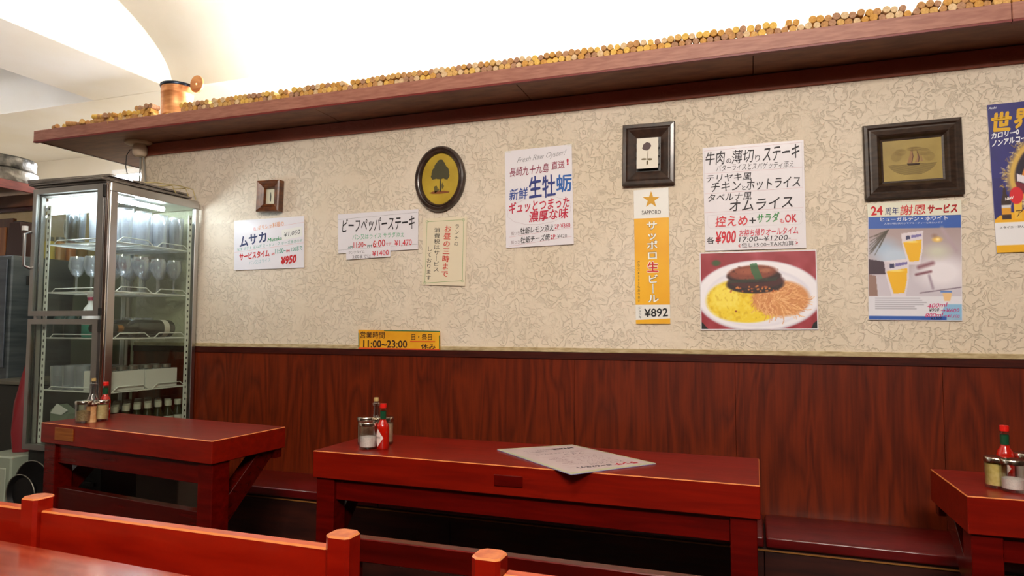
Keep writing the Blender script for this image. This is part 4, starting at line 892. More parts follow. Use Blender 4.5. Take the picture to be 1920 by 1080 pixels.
# 7 food photograph
fc = [(1311.5, 473.8), (1530.7, 468), (1534.6, 617.8), (1313.6, 618.8)]
s = sheet('food_photograph', 'large photograph of steak and spaghetti on a white plate, under the menu poster', 'photograph', fc, M['paperw'])
cv = Canvas(300, 200, (150, 40, 52)); cv.mix(cv.noise((14, 8), .5)+.4, (176, 70, 84)); cv.mix((cv.noise((10, 4), .6)-.4)*(cv.Y < .3), (100, 60, 40))
cv.ell(.14, .13, .05, .05, (60, 84, 44), .5)
cv.ply([(.0, .9), (.06, 1), (0, 1)], (20, 20, 24)); cv.ply([(.97, .93), (1, .9), (1, 1), (.95, 1)], (20, 20, 24))
cv.ell(.5, .57, .56, .475, (206, 200, 214), .04); cv.ell(.5, .565, .55, .46, (244, 242, 250), .05); cv.ell(.5, .59, .47, .39, (228, 226, 240), .06); cv.ell(.49, .60, .46, .375, (240, 238, 248), .08)
cv.ell(.34, .63, .31, .29, (240, 208, 44), .12); cv.ell(.42, .75, .28, .18, (244, 214, 50), .12); cv.ell(.22, .58, .15, .18, (250, 228, 84), .3)
n_ = cv.noise((60, 40), 1); msk = (((cv.X-.34)/.30)**2+((cv.Y-.64)/.27)**2 < 1); cv.mix((n_ > .55)*msk*.35, (252, 236, 120)); cv.mix((n_ < -.7)*msk*.35, (206, 160, 20)); cv.ell(.31, .77, .012, .014, (150, 70, 30), .4)
cv.ell(.70, .61, .26, .25, (214, 146, 88), .15)
for k in range(260):
    a = random.uniform(0, 2*PI); rr = random.random()**.6; x = .69+.235*rr*math.cos(a); y_ = .61+.23*rr*math.sin(a); th = random.uniform(-.6, .9)+a*.5; L = random.uniform(.03, .09)
    c = random.choice(((238, 182, 124), (222, 152, 94), (246, 200, 144), (200, 120, 70), (230, 166, 110))); x2, y2 = x+L*math.cos(th), y_+L*1.4*math.sin(th)
    cv.line(x, y_, (x+x2)/2+.01, (y_+y2)/2+.012, .0035, c); cv.line((x+x2)/2+.01, (y_+y2)/2+.012, x2, y2, .0035, c)
cv.ell(.48, .42, .265, .125, (40, 18, 20), .12); cv.ell(.49, .375, .26, .11, (70, 26, 26), .15); cv.ell(.47, .31, .25, .10, (48, 20, 20), .1); cv.ell(.46, .265, .235, .105, (132, 62, 42), .2, -.05); cv.ell(.44, .25, .17, .06, (160, 84, 58), .6); cv.ell(.58, .24, .07, .04, (170, 100, 70), .6)
cv.mix((cv.noise((50, 40), .8)-.5)*(((cv.X-.47)/.24)**2+((cv.Y-.28)/.12)**2 < 1), (84, 34, 26))
cv.ply([(.44, .15), (.50, .14), (.52, .24), (.55, .34), (.49, .37), (.45, .25)], (40, 104, 60), .8); cv.ply([(.24, .36), (.68, .33), (.66, .38), (.26, .40)], (40, 76, 50), .45)
for k in range(40): x = random.uniform(.26, .7); y_ = random.uniform(.44, .52); cv.ell(x, y_, .012, .014, random.choice(((210, 130, 60), (60, 30, 24), (180, 90, 40))), .5)
print_on(s, cv, [(1313.6, 475.8), (1528.8, 470), (1532.6, 616), (1315.6, 617)], -.0061)
# 8 anniversary beer poster
s = sheet('beer_poster', 'blue-headed beer poster showing two wheat beer glasses under the ship picture', 'poster', [(1627, 404), (1802.5, 401), (1804.6, 601.5), (1628.6, 599.8)], M['paperw'])
cv = Canvas(176, 200, (226, 226, 236)); by = lambda y_: (y_-404)/197
cv.mix((cv.Y < .125)*1., (40, 88, 176)); cv.mix(((cv.Y > .125) & (cv.Y < .775))*1., (204, 198, 210))
R_ = ((cv.Y > .125) & (cv.Y < .775))
cv.mix(R_*(1-cv.Y*1.6)*.8, (150, 122, 116)); cv.ell(.18, .33, .22, .15, (170, 190, 214), .8); cv.ell(.3, .4, .24, .12, (190, 206, 226), .6); cv.ell(.8, .55, .35, .2, (236, 232, 240), .6); cv.ell(.75, .35, .2, .1, (206, 206, 190), .8)
for k in range(16): cv.line(.22, .14, random.uniform(.0, .14), .2+k*.012, .006, (70, 62, 52), .7)
cv.ell(.75, .235, .07, .035, (250, 200, 70), .8); cv.ell(.755, .235, .03, .02, (255, 236, 170), .8); cv.ell(.72, .2, .05, .03, (130, 90, 60), .9, 0, .5)
cv.line(.80, .13, .95, .34, .03, (180, 160, 170), .8)
cv.ply([(.0, .42), (.25, .455), (.20, .565), (.0, .565)], (66, 48, 62)); cv.ply([(0, .565), (.08, .58), (.10, .775), (0, .775)], (150, 120, 110))
for q, c in (((.36, .175), 1), ((.17, .44), 1.15)):
    x, y_ = q; h_ = .27*c; w2 = .24*c
    cv.ply([(x, y_), (x+w2, y_-.025), (x+w2*.98, y_+h_*.55), (x+w2*.86, min(y_+h_*1.1, .775)), (x+w2*.3, min(y_+h_*1.12, .775)), (x+w2*.06, y_+h_*.4)], (228, 220, 230), .9)
    cv.ply([(x+w2*.1, y_+h_*.32), (x+w2*.93, y_+h_*.22), (x+w2*.9, y_+h_*.6), (x+w2*.8, min(y_+h_*.98, .772)), (x+w2*.38, min(y_+h_*1., .772))], (240, 184, 24)); cv.ell(x+w2*.5, y_+h_*.3, w2*.42, .012, (252, 226, 120), .6)
    cv.ply([(x+w2*.22, y_+h_*.09), (x+w2*.4, y_+h_*.07), (x+w2*.42, y_+h_*.2), (x+w2*.24, y_+h_*.22)], (52, 50, 90)); cv.ply([(x+w2*.45, y_+h_*.07), (x+w2*.92, y_+h_*.02), (x+w2*.93, y_+h_*.1), (x+w2*.46, y_+h_*.17)], (120, 110, 170))
cv.line(.55, .50, .70, .46, .03, (134, 84, 96), .8); cv.line(.52, .57, .68, .54, .018, (120, 70, 84), .9); cv.line(.66, .58, .70, .70, .02, (150, 130, 150), .7)
cv.line(.56, .745, 1, .69, .006, (90, 70, 90), .9)
cv.ply([(.80, .745), (.90, .745), (.88, .82), (.82, .82)], (236, 196, 140)); cv.ply([(.78, .725), (.9, .725), (.9, .74), (.78, .74)], (90, 130, 200))
for k in range(6): cv.line(.07, .795+k*.020, (.56, .58, .63, .60, .50, .52)[k], .795+k*.020, .0045, (120, 118, 134), .8)
cv.ply([(.83, .85), (1, .85), (1, .965), (.78, .965), (.8, .9)], (140, 190, 226)); cv.mix((cv.Y > .965)*(cv.X < .84)*1., (40, 88, 176)); cv.mix((cv.Y > .965)*(cv.X >= .84)*1., (150, 186, 216))
print_on(s, cv, [(1628.2, 405), (1801.5, 402), (1803.6, 600.5), (1629.6, 599)], -.0061)
T(s, 'ヒューガルデン・ホワイト', (1651, 411.6), (1777, 408.2), 8, (240, 242, 250), .01, y=-.0064); T(s, '人気の味は爽やかでフルーティーな味わいです', (1657.8, 419.5), (1768, 417), 3.6, (210, 220, 240), y=-.0064)
T(s, '400ml', (1739, 573.8), (1775.6, 571.2), 8, (200, 40, 110), .01, y=-.0064, lean=.3); T(s, '¥900', (1742, 581.5), (1761, 580.5), 6, (40, 40, 50), .01, y=-.0064, lean=.2); T(s, '→¥600', (1764, 582), (1799, 581.6), 7, (190, 40, 120), .01, y=-.0064, lean=.2)
T(s, '800ml', (1735, 591.5), (1767.8, 590), 8, (200, 40, 110), .01, y=-.0064, lean=.3); T(s, '→¥1,100', (1769, 592.3), (1799, 593.3), 7, (190, 40, 120), .01, y=-.0064, lean=.2); T(s, '¥1,500', (1745, 597.5), (1767, 597), 5, (20, 26, 60), .02, y=-.0066)
s = sheet('header_strip', 'pale strip with red 24 and brush lettering across the head of the blue beer poster', 'strip', [(1625.8, 382), (1802.2, 374.4), (1803, 402.5), (1627, 407.2)], mat('pale_green_paper', (226, 226, 208), .5, coat=.06), y=-.0072)
T(s, '24', (1633, 395.6), (1655, 394.2), 17, (204, 30, 40), .03, y=-.0075); T(s, '周年', (1659.5, 396.4), (1685, 395), 14, (50, 60, 120), .008, y=-.0075); T(s, '謝恩', (1688, 394.3), (1736, 392), 19, (206, 40, 44), .005, y=-.0075, lean=.1); T(s, 'サービス', (1739, 392.3), (1795.5, 389.8), 17, (168, 18, 20), .05, y=-.0075, lean=.1)
for c in ((1622, 379), (1719, 372.5), (1807, 378)): tape(s, c, 12, 6)
# 9 dark blue poster cut by the picture edge
BW = 3.10
c9 = [(1850, 197.2), (1850+70*BW, 197.2-7.5*BW), (1868.7+62*BW, 473.9-2*BW), (1868.7, 473.9)]
s = sheet('blue_poster', 'dark blue alcohol-free beer poster with gold characters, cut off by the right picture edge', 'poster', c9, M['paperw'])
cv = Canvas(210, 250, (44, 40, 120)); cv.mix(cv.noise((8, 8), .2)+.15, (30, 28, 96))
cv.ell(.5, .85, .62, .32, (242, 178, 20), .3); cv.mix((cv.Y > .70)*1., (240, 178, 22)); cv.ply([(0, .35), (.30, .60), (.30, .72), (0, .76)], (44, 40, 120)); cv.ply([(0, .5), (.1, .5), (.12, .72), (0, .78)], (40, 36, 110))
cv.ell(.52, .43, .43, .24, (214, 176, 84), .15, -.5); cv.ell(.54, .42, .36, .185, (30, 16, 40), .08, -.5)
for k in range(320):
    a = random.uniform(0, 2*PI); r1 = random.uniform(.95, 1.12); dx, dy = .41*r1*math.cos(a), .27*r1*math.sin(a); ca, sa = math.cos(-.5), math.sin(-.5); x, y_ = .52+dx*ca-dy*sa, .43+(dx*sa+dy*ca)*.84
    cv.line(x, y_, x+random.uniform(-.04, .04), y_+random.uniform(-.025, .025), .004, random.choice(((240, 214, 130), (200, 160, 60), (250, 236, 180))), .8)
cv.ply([(.28, .50), (.42, .26), (.74, .20), (.74, .55), (.5, .6)], (226, 140, 40)); cv.ply([(.24, .48), (.52, .55), (.5, .60), (.24, .53)], (232, 226, 236)); cv.ply([(.22, .53), (.5, .60), (.48, .66), (.24, .60)], (120, 26, 46)); cv.ply([(.55, .2), (.8, .18), (.8, .5), (.6, .55)], (214, 60, 60), .7)
cv.ply([(.075, .78), (.075, .66), (.095, .61), (.10, .57), (.125, .57), (.13, .61), (.165, .66), (.165, .78)], (52, 30, 26)); cv.ply([(.078, .70), (.165, .70), (.165, .75), (.078, .75)], (226, 160, 40)); cv.ply([(.078, .685), (.165, .685), (.165, .705), (.078, .705)], (214, 214, 220))
cv.ply([(.19, .63), (.28, .62), (.27, .78), (.20, .78)], (240, 190, 60)); cv.ply([(.188, .62), (.282, .61), (.280, .65), (.190, .66)], (250, 246, 236))
cv.ell(.225, .625, .068, .058, (214, 28, 40), .05)
cv.mix((cv.Y > .80)*1., (236, 236, 240)); cv.mix((cv.Y > .95)*1., (238, 178, 20)); cv.ply([(.45, .86), (.62, .86), (.62, .93), (.45, .93)], (60, 60, 80))
print_on(s, cv, [(c[0]+(.5 if i in (0, 3) else -.5), c[1]) for i, c in enumerate(c9)], -.0061)
T(s, 'Asahi', (1853.8, 203.2), (1868, 201.6), 4.2, (236, 238, 250), .02, y=-.0064, lean=.2)
T(s, '世', (1857.5, 230), (1897, 226), 36, (226, 176, 40), .05, y=-.0064, lean=.1); T(s, '界', (1901, 223), (1940, 218.5), 37, (226, 176, 40), .04, y=-.0064, lean=.1)
T(s, 'カロリー0', (1858.8, 255.5), (1911, 246.5), 11, (240, 242, 250), .04, y=-.0064, lean=.15); T(s, 'ノンアルコール', (1860, 270), (1936, 256.5), 11.5, (240, 242, 250), .04, y=-.0064, lean=.15)
T(s, 'NEW', (1884.8, 373.3), (1900.5, 370), 5.5, (250, 240, 240), .03, y=-.0064, lean=.1); T(s, 'スタイニーびん', (1874.4, 427), (1921, 424.3), 4.6, (60, 60, 60), .01, y=-.0064); T(s, 'アサヒ', (1905, 400), (1950, 396), 13, (90, 60, 30), .01, y=-.0064)
# 10 opening hours sign on the ledge
s = sheet('hours_sign', 'yellow opening-hours sign with green and red border standing on the wainscot ledge', 'sign', [(671.8, 618.3), (824.6, 620.5), (825.2, 657.6), (672.2, 654.6)], noisy(mat('sign_yellow', (232, 166, 24), .5, coat=.2), (222, 150, 14), (238, 176, 34), (1, 1, 1), 8), y=-.0120, th=.003, nm='board')
patch(s, [(720, 618.9), (824.6, 620.5), (824.6, 622.3), (720, 620.7)], ink((34, 100, 50)), -.0124, 'border_edge'); patch(s, [(671.8, 624), (673.6, 624), (673.8, 652), (672, 652)], ink((34, 100, 50)), -.0124, 'border_edge'); patch(s, [(823, 629), (824.8, 629), (825.1, 655), (823.3, 655)], ink((34, 100, 50)), -.0124, 'border_edge')
patch(s, [(672, 651.6), (825, 654.6), (825.1, 657.5), (672.2, 654.5)], ink((210, 70, 24)), -.0124, 'border_edge', label='orange-red lower edge')
T(s, '営業時間', (675.5, 627.8), (721, 628.6), 12.5, (56, 22, 18), .006, y=-.0127); T(s, '11:00~23:00', (681, 644.4), (763.5, 645.4), 14, (50, 22, 16), .02, y=-.0127); T(s, '日・祭日', (771.6, 631.8), (809.5, 632), 12, (50, 22, 16), .006, y=-.0127)
rule(s, [(769.5, 640), (815.4, 640.5)], (214, 70, 24), -.0127, .0035); T(s, '休み', (789, 649.4), (816.7, 650.2), 10, (50, 22, 16), .01, y=-.0127)

# ---------------------------------------------------------------- framed pictures
dkw = noisy(mat('dark_frame_wood', (52, 36, 28), .35, coat=.3), (40, 28, 22), (66, 46, 36), (3, 1, 3), 14)
brw = noisy(mat('brown_frame_wood', (92, 48, 22), .35, coat=.3), (72, 36, 16), (120, 68, 32), (3, 1, 3), 14)
def rect_frame(name, label, ctr, w_, h, prof, m, tilt=0, inner=None):
    """prof: (inset, depth) pairs from the wall edge inwards, mitred into four mouldings; depth is towards the room"""
    t = thing(name, label, 'picture', ctr); t.rotation_euler = (0, tilt, 0)
    hw, hh = w_/2, h/2
    for k in range(4):
        bm = BM(); rows = []
        for ins, dp in prof+[(prof[-1][0], -.0), (0, -.0)]:
            a = [(-hw+ins, -hh+ins), (hw-ins, -hh+ins), (hw-ins, hh-ins), (-hw+ins, hh-ins)]
            p, q = a[k], a[(k+1) % 4]; rows.append((bm.verts.new((p[0], -dp, p[1])), bm.verts.new((q[0], -dp, q[1]))))
        n = len(rows)
        for i in range(n): a, b = rows[i], rows[(i+1) % n]; bm.faces.new((a[0], a[1], b[1], b[0]))
        bm.faces.new([r[0] for r in rows]); bm.faces.new([r[1] for r in rows][::-1])
        obj('frame_moulding', bm, m, t, world=False)
    return t
def px_rect(x0, y0, x1, y1, y): a, b = P(x0, (y0+y1)/2, 'y', y), P(x1, (y0+y1)/2, 'y', y); c = P((x0+x1)/2, y0, 'y', y); d = P((x0+x1)/2, y1, 'y', y); return Vector(((a.x+b.x)/2, 0, (c.z+d.z)/2)), b.x-a.x, c.z-d.z
# small deep frame
c, w_, h = px_rect(481, 338, 523, 396, -.035)
t = rect_frame('small_picture', 'small deep brown wooden frame above the sheet nearest the fridge', (c.x, -.0055, c.z), w_, h, [(0, .030), (.006, .034), (.012, .030), (.020, .024), (.024, .028), (.032, .022), (.036, .012)], brw, .03)
iw, ih = w_/2-.0355, h/2-.0355
bm = BM(); box(bm, (-iw, -.010, -ih), (iw, -.004, ih)); obj('picture_card', bm, mat('ivory_card', (206, 202, 178), .6), t, world=False)
bm = BM(); extr(bm, [(-.002, -.0105, -ih*.7), (.003, -.0105, -ih*.65), (.004, -.0105, 0), (.001, -.0105, ih*.6), (-.001, -.0105, ih*.55), (-.004, -.0105, -.01)], (0, .0004, 0)); obj('drawn_figure', bm, ink((70, 70, 56)), t, world=False)
# oval frame
c, w_, h = px_rect(778.5, 274, 872, 396.5, -.012)
t = thing('oval_picture', 'oval dark-framed picture of a tree on gold, between the steak sheet and oyster poster', 'picture', (c.x, -.0055, c.z)); t.rotation_euler = (0, .02, 0)
prof = [(0, 0), (0, .010), (.004, .016), (.010, .017), (.014, .012), (.018, .011), (.022, .015), (.026, .012), (.030, .005), (.030, 0)]
bm = BM(); N_ = 64; rings = []
for ins, dp in prof: rings.append([bm.verts.new(((w_/2-ins)*math.cos(2*PI*k/N_), -dp, (h/2-ins)*math.sin(2*PI*k/N_))) for k in range(N_)])
for i in range(len(rings)):
    a, b = rings[i], rings[(i+1) % len(rings)]
    for k in range(N_): bm.faces.new((a[k], a[(k+1) % N_], b[(k+1) % N_], b[k]))
obj('oval_frame', bm, noisy(mat('oval_frame_wood', (50, 36, 30), .3, coat=.4), (40, 28, 22), (70, 52, 44), (3, 1, 3), 14), t, world=False, smooth=True)
gold = noisy(mat('gold_card', (178, 148, 28), .45, coat=.4), (168, 138, 20), (188, 160, 44), (1, 1, 1), 10)
a_, b_ = w_/2-.0300, h/2-.0300
bm = BM(); extr(bm, [(a_*math.cos(2*PI*k/48), -.0045, b_*math.sin(2*PI*k/48)) for k in range(48)], (0, .003, 0)); obj('gold_card', bm, gold, t, world=False)
def blob(cx, cz, rx, rz, y, n=14, jit=.18): return [(cx+rx*(1+random.uniform(-jit, jit))*math.cos(2*PI*k/n), y, cz+rz*(1+random.uniform(-jit, jit))*math.sin(2*PI*k/n)) for k in range(n)]
def flat(par, name, polys, c, world=False):
    bm = BM()
    for p in polys: bm.faces.new([bm.verts.new(q) for q in p])
    return obj(name, bm, ink(c), par, world=world)
y_ = -.0049; cr = [(0, .045, .026, .028), (-.018, .028, .020, .020), (.018, .026, .022, .022), (-.026, .012, .014, .014), (.028, .010, .013, .014), (0, .018, .028, .02), (.0, .064, .015, .014)]
flat(t, 'drawn_tree', [blob(x, z, rx, rz, y_-i*.00003, 22, .12) for i, (x, z, rx, rz) in enumerate(cr)], (66, 62, 34))
flat(t, 'drawn_trunk', [[(-.001, y_, -.052), (.007, y_, -.052), (.005, y_, -.01), (.001, y_, .01), (-.001, y_, .01)]], (60, 54, 30)); flat(t, 'drawn_figure', [blob(-.018, -.04, .008, .014, y_, 12, .3), blob(-.008, -.044, .005, .007, y_, 10, .3), blob(.012, -.03, .005, .012, y_, 10, .5)], (96, 84, 34))
flat(t, 'drawn_ground', [[(-.046, y_, -.056), (-.03, y_, -.05), (.02, y_, -.049), (.044, y_, -.053), (.04, y_, -.058), (0, y_, -.061), (-.03, y_, -.06)]], (128, 70, 24))
# rose frame
c, w_, h = px_rect(1167, 231, 1265, 346, -.022)
t = rect_frame('rose_picture', 'dark frame sloping inwards to a white card with a rose, above the yellow strip', (c.x, -.0055, c.z), w_, h, [(0, .016), (.003, .020), (.014, .021), (.018, .017), (.022, .018), (.050, .006)], dkw, .015)
bm = BM(); box(bm, (-w_/2+.049, -.0055, -h/2+.049), (w_/2-.049, -.001, h/2-.049)); obj('frame_back', bm, M['black'], t, world=False)
bm = BM(); box(bm, (-.040, -.0235, -.054), (.036, -.019, .056)); obj('picture_card', bm, mat('white_card_rose', (226, 220, 206), .5), t, world=False)
for zz in (-.03, .0, .03):
    bm = BM(); box(bm, (-.043, -.0187, zz-.008), (.039, -.0058, zz+.008)); obj('card_mount', bm, M['black'], t, world=False)
y_ = -.0238; flat(t, 'drawn_rose', [blob(-.004, .026, .015, .014, y_, 16, .12), blob(-.008, .020, .012, .01, y_-.0001, 12, .2)], (84, 62, 66)); flat(t, 'drawn_stem', [[(.0, y_, .012), (.002, y_, .012), (-.003, y_, -.042), (-.005, y_, -.042)], blob(-.014, -.020, .010, .004, y_, 8, .2), blob(.007, -.022, .010, .004, y_, 8, .2), blob(-.002, -.034, .004, .008, y_, 8, .2)], (112, 98, 70))
# ship frame
c, w_, h = px_rect(1620, 227, 1807, 369, -.020)
t = rect_frame('ship_picture', 'wide dark brown frame around a gold engraving of a sailing ship, over the beer poster', (c.x, -.0055, c.z), w_, h, [(0, .012), (.003, .017), (.012, .019), (.017, .014), (.022, .015), (.038, .022), (.043, .018), (.050, .008), (.056, .006)], noisy(mat('ship_frame_wood', (50, 36, 27), .45, coat=.1), (40, 28, 21), (64, 47, 36), (3, 1, 9), 12), -.01)
iw, ih = w_/2-.0555, h/2-.0555
bm = BM(); box(bm, (-iw, -.0055, -ih), (iw, -.002, ih)); obj('gold_card', bm, noisy(mat('engraved_gold', (150, 126, 44), .5, coat=.05), (140, 116, 36), (162, 138, 56), (1, 1, 1), 10), t, world=False)
y_ = -.0058; A = iw*.86; B = ih*.78; polys = []
for k in range(15):                                   # engraved water and cloud lines
    z = -B*.30-k*B*.045; hwid = A*math.sqrt(max(.02, 1-(z/B)**2)); polys.append([(-hwid, y_, z), (hwid, y_, z), (hwid, y_, z+.0011), (-hwid, y_, z+.0011)])
flat(t, 'engraved_water', polys, (96, 78, 34))
polys = []
for cx, cz, rx, rz in ((-.62, .25, .2, .3), (-.45, .5, .22, .2), (.45, .45, .25, .22), (.66, .15, .2, .28), (.1, .66, .3, .12)):
    for k in range(6): f_ = 1-k*.15; polys.append([(A*(cx+rx*f_*math.cos(a))*1, y_-.00002*k, B*(cz+rz*f_*math.sin(a))) for a in np.linspace(0, 2*PI, 18, False)])
bm = BM()
for p in polys:
    for i in range(len(p)): q0, q1 = Vector(p[i]), Vector(p[(i+1) % len(p)]); d = (q1-q0).normalized(); n = Vector((-d.z, 0, d.x))*.0004; poly(bm, [q0-n, q1-n, q1+n, q0+n])
obj('engraved_clouds', bm, ink((130, 106, 50)), t, world=False)
flat(t, 'engraved_ship', [[(-.22*A, y_, -.22*B), (.32*A, y_, -.24*B), (.26*A, y_, -.36*B), (-.16*A, y_, -.36*B)]], (70, 48, 28))
flat(t, 'engraved_sail', [[(-.20*A, y_, -.2*B), (.0*A, y_, -.2*B), (.06*A, y_, .2*B), (.0*A, y_, .78*B), (-.1*A, y_, .25*B)], [(.08*A, y_, -.2*B), (.26*A, y_, -.18*B), (.30*A, y_, .1*B), (.2*A, y_, .62*B), (.2*A, y_, .1*B)], [(.32*A, y_, -.16*B), (.42*A, y_, -.14*B), (.34*A, y_, .4*B)]], (150, 112, 70))
flat(t, 'engraved_sail_shade', [[(-.04*A, y_-.0002, -.2*B), (.0*A, y_-.0002, -.2*B), (.06*A, y_-.0002, .2*B), (.0*A, y_-.0002, .78*B), (.02*A, y_-.0002, .2*B)], [(.22*A, y_-.0002, -.18*B), (.26*A, y_-.0002, -.18*B), (.30*A, y_-.0002, .1*B), (.2*A, y_-.0002, .62*B), (.25*A, y_-.0002, .1*B)]], (96, 58, 36))
# a few more clear tape ends
for nm, c in (('x', 0),): pass

# ---------------------------------------------------------------- condiments
saltm = noisy(mat('salt', (236, 226, 226), .9), (226, 216, 218), (244, 236, 236), (1, 1, 1), 300)
lidm = mat('polished_lid', (205, 198, 186), .14, metal=1)
def shaker(px, py, zt, r, h, fill, fm, label, name='salt_jar', lid=lidm):
    p = P(px, py, 'z', zt); t = thing(name, label, 'jar', (p.x, p.y, zt+.0004))
    bm = BM(); lathe(bm, [(0, 0), (r*.93, 0), (r*.97, .004), (r, h*.85), (r*.97, h*.85), (r*.93, .007), (0, .007)], 28); obj('jar_glass', bm, M['jarglass'], t, world=False, smooth=True)
    bm = BM(); lathe(bm, [(0, .0075), (r*.91, .0075), (r*.93, h*fill*.95), (r*.6, h*fill), (0, h*fill*1.02)], 28); obj('contents', bm, fm, t, world=False, smooth=True)
    bm = BM(); lathe(bm, [(r*.99, h*.852), (r*1.05, h*.852), (r*1.06, h*.97), (r*1.0, h), (0, h*1.01)], 32); obj('lid', bm, lid, t, world=False, smooth=True, label='shiny metal lid')
    return t
def hotsauce(px, py, zt, label, k=1.0, face=0.0):
    p = P(px, py, 'z', zt); t = thing('hot_sauce_bottle', label, 'bottle', (p.x, p.y, zt+.0004)); R = .0185*k
    def L(nm, prof, m, n=24, lb=None): bm = BM(); lathe(bm, [(r*k, z*k) for r, z in prof], n); return obj(nm, bm, m, t, world=False, smooth=True, label=lb)
    L('bottle_body', [(0, 0), (.0165, 0), (.0185, .003), (.0185, .062), (.016, .072), (.010, .082), (.0092, .086), (0, .086)], mat('hot_red_sauce', (176, 22, 8), .12, coat=.6))
    L('neck_glass', [(.0092, .0862), (.0086, .088), (.0086, .112), (.0095, .113), (.0095, .119), (0, .119)], M['jarglass'])
    L('neck_band', [(.0089, .088), (.0092, .088), (.0092, .1105), (.0089, .1105)], mat('green_neck_band', (16, 70, 44), .3, coat=.3), lb='dark green neck band')
    L('cap', [(0, .1192), (.0096, .1192), (.0100, .122), (.0098, .132), (0, .1325)], mat('red_cap', (214, 30, 22), .35), lb='red cap')
    bm = BM(); n = 13; R2 = .01875*k; u0 = face                       # diamond label curved round the body
    for i in range(n-1):
        for sgn in (1, -1):
            a0, a1 = (i/(n-1)*2-1), ((i+1)/(n-1)*2-1); h0, h1 = .026*(1-abs(a0)), .026*(1-abs(a1))
            q = [(R2*math.sin(u0+a*.95), -R2*math.cos(u0+a*.95), (.034+sgn*hh)*k) for a, hh in ((a0, 0), (a1, 0), (a1, h1), (a0, h0))]
            try: poly(bm, q)
            except ValueError: pass
    bmesh.ops.remove_doubles(bm, verts=bm.verts, dist=1e-6); lab = obj('diamond_label', bm, mat('pale_label', (226, 206, 200), .5), t, world=False)
    TXT.append((lab, 'TABASCO', None, None, 0, (90, 40, 44), .0, False, 0, 0, (p+Vector((math.sin(u0)*R2*1.015, -math.cos(u0)*R2*1.015, .0355*k)), Vector((math.cos(u0), math.sin(u0), 0))*.022*k, Vector((0, 0, .0052*k))), None, 'lettering', None))
    return t
mustard = noisy(mat('cream_mustard', (206, 190, 140), .7), (198, 180, 126), (214, 200, 152), (1, 1, 1), 120)
shaker(690, 841, .72, .0285, .083, .46, saltm, 'half-full salt jar with a chrome lid at the front of the long table')
shaker(687, 832.5, .72, .0295, .0885, .78, noisy(mat('pale_powder', (214, 200, 176), .8), (204, 190, 164), (222, 210, 186), (1, 1, 1), 90), 'larger jar of pale powder just behind the half-full salt jar')
shaker(721, 831.5, .72, .0290, .087, .80, noisy(mat('cream_powder', (220, 206, 178), .8), (212, 198, 168), (228, 214, 188), (1, 1, 1), 90), 'cream-filled jar mostly hidden behind the hot sauce on the long table')
hotsauce(717.5, 841.5, .72, 'red hot sauce bottle with a white diamond label on the long table', 1.06, -.35)
def cruet(px, py, zt, label, k=1):
    p = P(px, py, 'z', zt); t = thing('oil_cruet', label, 'bottle', (p.x, p.y, zt+.0004))
    bm = BM(); lathe(bm, [(0, 0), (.024, 0), (.026, .004), (.026, .045), (.021, .065), (.0115, .084), (.0095, .092), (.0090, .118), (.0125, .122), (.0125, .127), (.009, .130), (.0088, .134), (.0075, .134), (.0075, .092), (.022, .045), (.022, .006), (0, .006)], 24); obj('bottle_glass', bm, M['glass'], t, world=False, smooth=True)
    bm = BM(); lathe(bm, [(0, .1345), (.0082, .1345), (.0088, .140), (.0078, .146), (0, .147)], 16); obj('stopper', bm, mat('cork_stopper', (176, 150, 96), .7), t, world=False, smooth=True)
    return t
cruet(704.5, 829, .72, 'clear stoppered glass cruet standing behind the jars on the long table')
shaker(156, 792.5, .76, .0265, .077, .55, noisy(mat('brown_pepper', (150, 132, 96), .8), (134, 116, 80), (166, 148, 110), (1, 1, 1), 200), 'greyish brown pepper jar, the one nearest the corner of the fridge table')
shaker(189.5, 788.5, .76, .0235, .074, .78, mustard, 'cream mustard jar with a shiny lid on the fridge table')
p = P(170.5, 791.5, 'z', .76); t = thing('waisted_shaker', 'small waisted shaker of tan spice between the two jars on the fridge table', 'shaker', (p.x, p.y, .7604))
bm = BM(); lathe(bm, [(0, 0), (.0175, 0), (.0178, .004), (.0150, .03), (.0160, .052), (.0172, .056), (0, .056)], 24); obj('shaker_body', bm, noisy(mat('tan_spice', (206, 160, 108), .6), (196, 146, 92), (216, 174, 124), (1, 1, 1), 90), t, world=False, smooth=True)
bm = BM(); lathe(bm, [(0, .0565), (.0178, .0565), (.0178, .064), (.012, .070), (0, .071)], 24); obj('shaker_cap', bm, lidm, t, world=False, smooth=True)
cruet(173, 783.5, .76, 'tall clear cruet behind the waisted shaker on the fridge table')
hotsauce(196, 783.5, .76, 'red hot sauce bottle behind the mustard jar on the fridge table', 1.0, .9)
shaker(1868, 914, .72, .0235, .073, .80, noisy(mat('yellow_mustard', (214, 196, 120), .7), (206, 186, 106), (222, 206, 136), (1, 1, 1), 120), 'pale yellow mustard jar on the table at the right edge', 'mustard_jar')
shaker(1901, 921.5, .72, .0255, .075, .42, saltm, 'half-full salt jar in front of the mustard jar at the right edge')
shaker(1926, 906, .72, .0245, .074, .6, saltm, 'further jar with a chrome lid, cut off by the right picture edge')
hotsauce(1886.5, 903, .72, 'red-capped hot sauce bottle behind the jars at the right edge', 1.05, -.6)

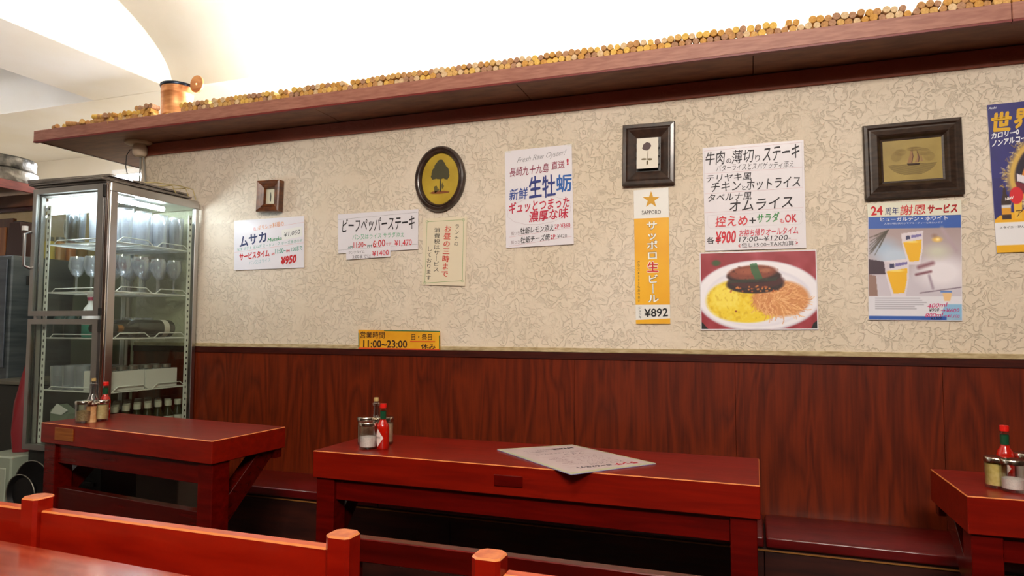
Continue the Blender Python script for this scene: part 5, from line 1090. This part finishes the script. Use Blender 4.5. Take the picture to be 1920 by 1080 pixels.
# ---------------------------------------------------------------- laminated menu on the long table
A_, B_, C_, D_ = Vector((-.755, -.451, 0)), Vector((-.558, -.284, 0)), Vector((-.262, -.498, 0)), Vector((-.449, -.719, 0))
ctr = (A_+B_+C_+D_)/4; t = thing('menu_board', 'pale laminated menu lying askew on the long red table, one corner over the edge', 'menu', (ctr.x, ctr.y, .7206))
def mslab(q, z0, z1): bm = BM(); quadprism(bm, [(v.x, v.y) for v in q], z0, z1); return bm
obj('lower_sheet', mslab([D_, C_, B_, A_], .7208, .7224), mat('bluish_sheet', (150, 146, 190), .5), t, label='bluish sheet underneath')
E0 = [D_+(ctr-D_)*.004, C_+(ctr-C_)*.004, B_+(ctr-B_)*.004, A_+(ctr-A_)*.004]
obj('plastic_edge', mslab(E0, .7225, .7236), noisy(mat('greenish_laminate', (206, 210, 176), .3, coat=.5), (196, 202, 164), (214, 216, 188), (1, 1, 1), 5), t)
ins = [v+(ctr-v)*.085 for v in (D_, C_, B_, A_)]
obj('menu_sheet', mslab(ins, .7237, .7240), mat('menu_paper', (222, 206, 208), .35, coat=.6), t)
ux = ((D_-C_)+(A_-B_)).normalized(); uy = ((C_-B_)+(D_-A_)).normalized()     # writing faces the wall side
def MT(body, u, v, w_, h, c, bold=0): 
    TXT.append((t, body, None, None, 0, c, bold, False, 0, 0, (ctr+ux*u+uy*v+Vector((0, 0, .7243)), ux*w_, uy*h), None, 'lettering', None))
MT('ランチ', -.068, .150, .075, .024, (196, 30, 60), .05); MT('サービスセット', .035, .148, .11, .022, (40, 30, 60), .04); MT('スープ・パン付', -.03, .118, .11, .014, (50, 36, 60), .0)
for k in range(7): MT(('ビーフステーキ   ¥1,200', 'チキンソテー    ¥900', 'ミートソース    ¥850', 'ハンバーグ     ¥950', 'オムライス     ¥900', 'グラタン      ¥980', 'シーフードサラダ  ¥800')[k], -.005+.01*(k % 2), .095-k*.016, .16, .0085, (120, 70, 90), -.01)
MT('ワイン', -.03, -.035, .07, .015, (50, 36, 60), .0); MT('ビール・ソフトドリンク', .0, -.062, .16, .013, (50, 36, 60), .0)
for k in range(3): MT(('コーヒー 紅茶 オレンジジュース', 'グラスワイン 赤・白 各種', 'デザート アイスクリーム'), 0, 0, 0, 0, (0, 0, 0)) if False else None
MT('おすすめ料理', -.055, -.125, .075, .020, (40, 30, 50), .04); MT('シェフの特製コース', .04, -.105, .09, .012, (60, 44, 66), 0); MT('本日のパスタ・リゾット', .03, -.13, .10, .010, (60, 44, 66), 0)
for v in (.128, .104, -.02, -.078):
    bm = BM(); a = ctr+ux*-.105+uy*v+Vector((0, 0, .7242)); b = ctr+ux*.105+uy*v+Vector((0, 0, .7242)); poly(bm, [a, b, b+uy*.0008, a+uy*.0008]); obj('ruled_line', bm, ink((170, 130, 140)), t)
build_texts()
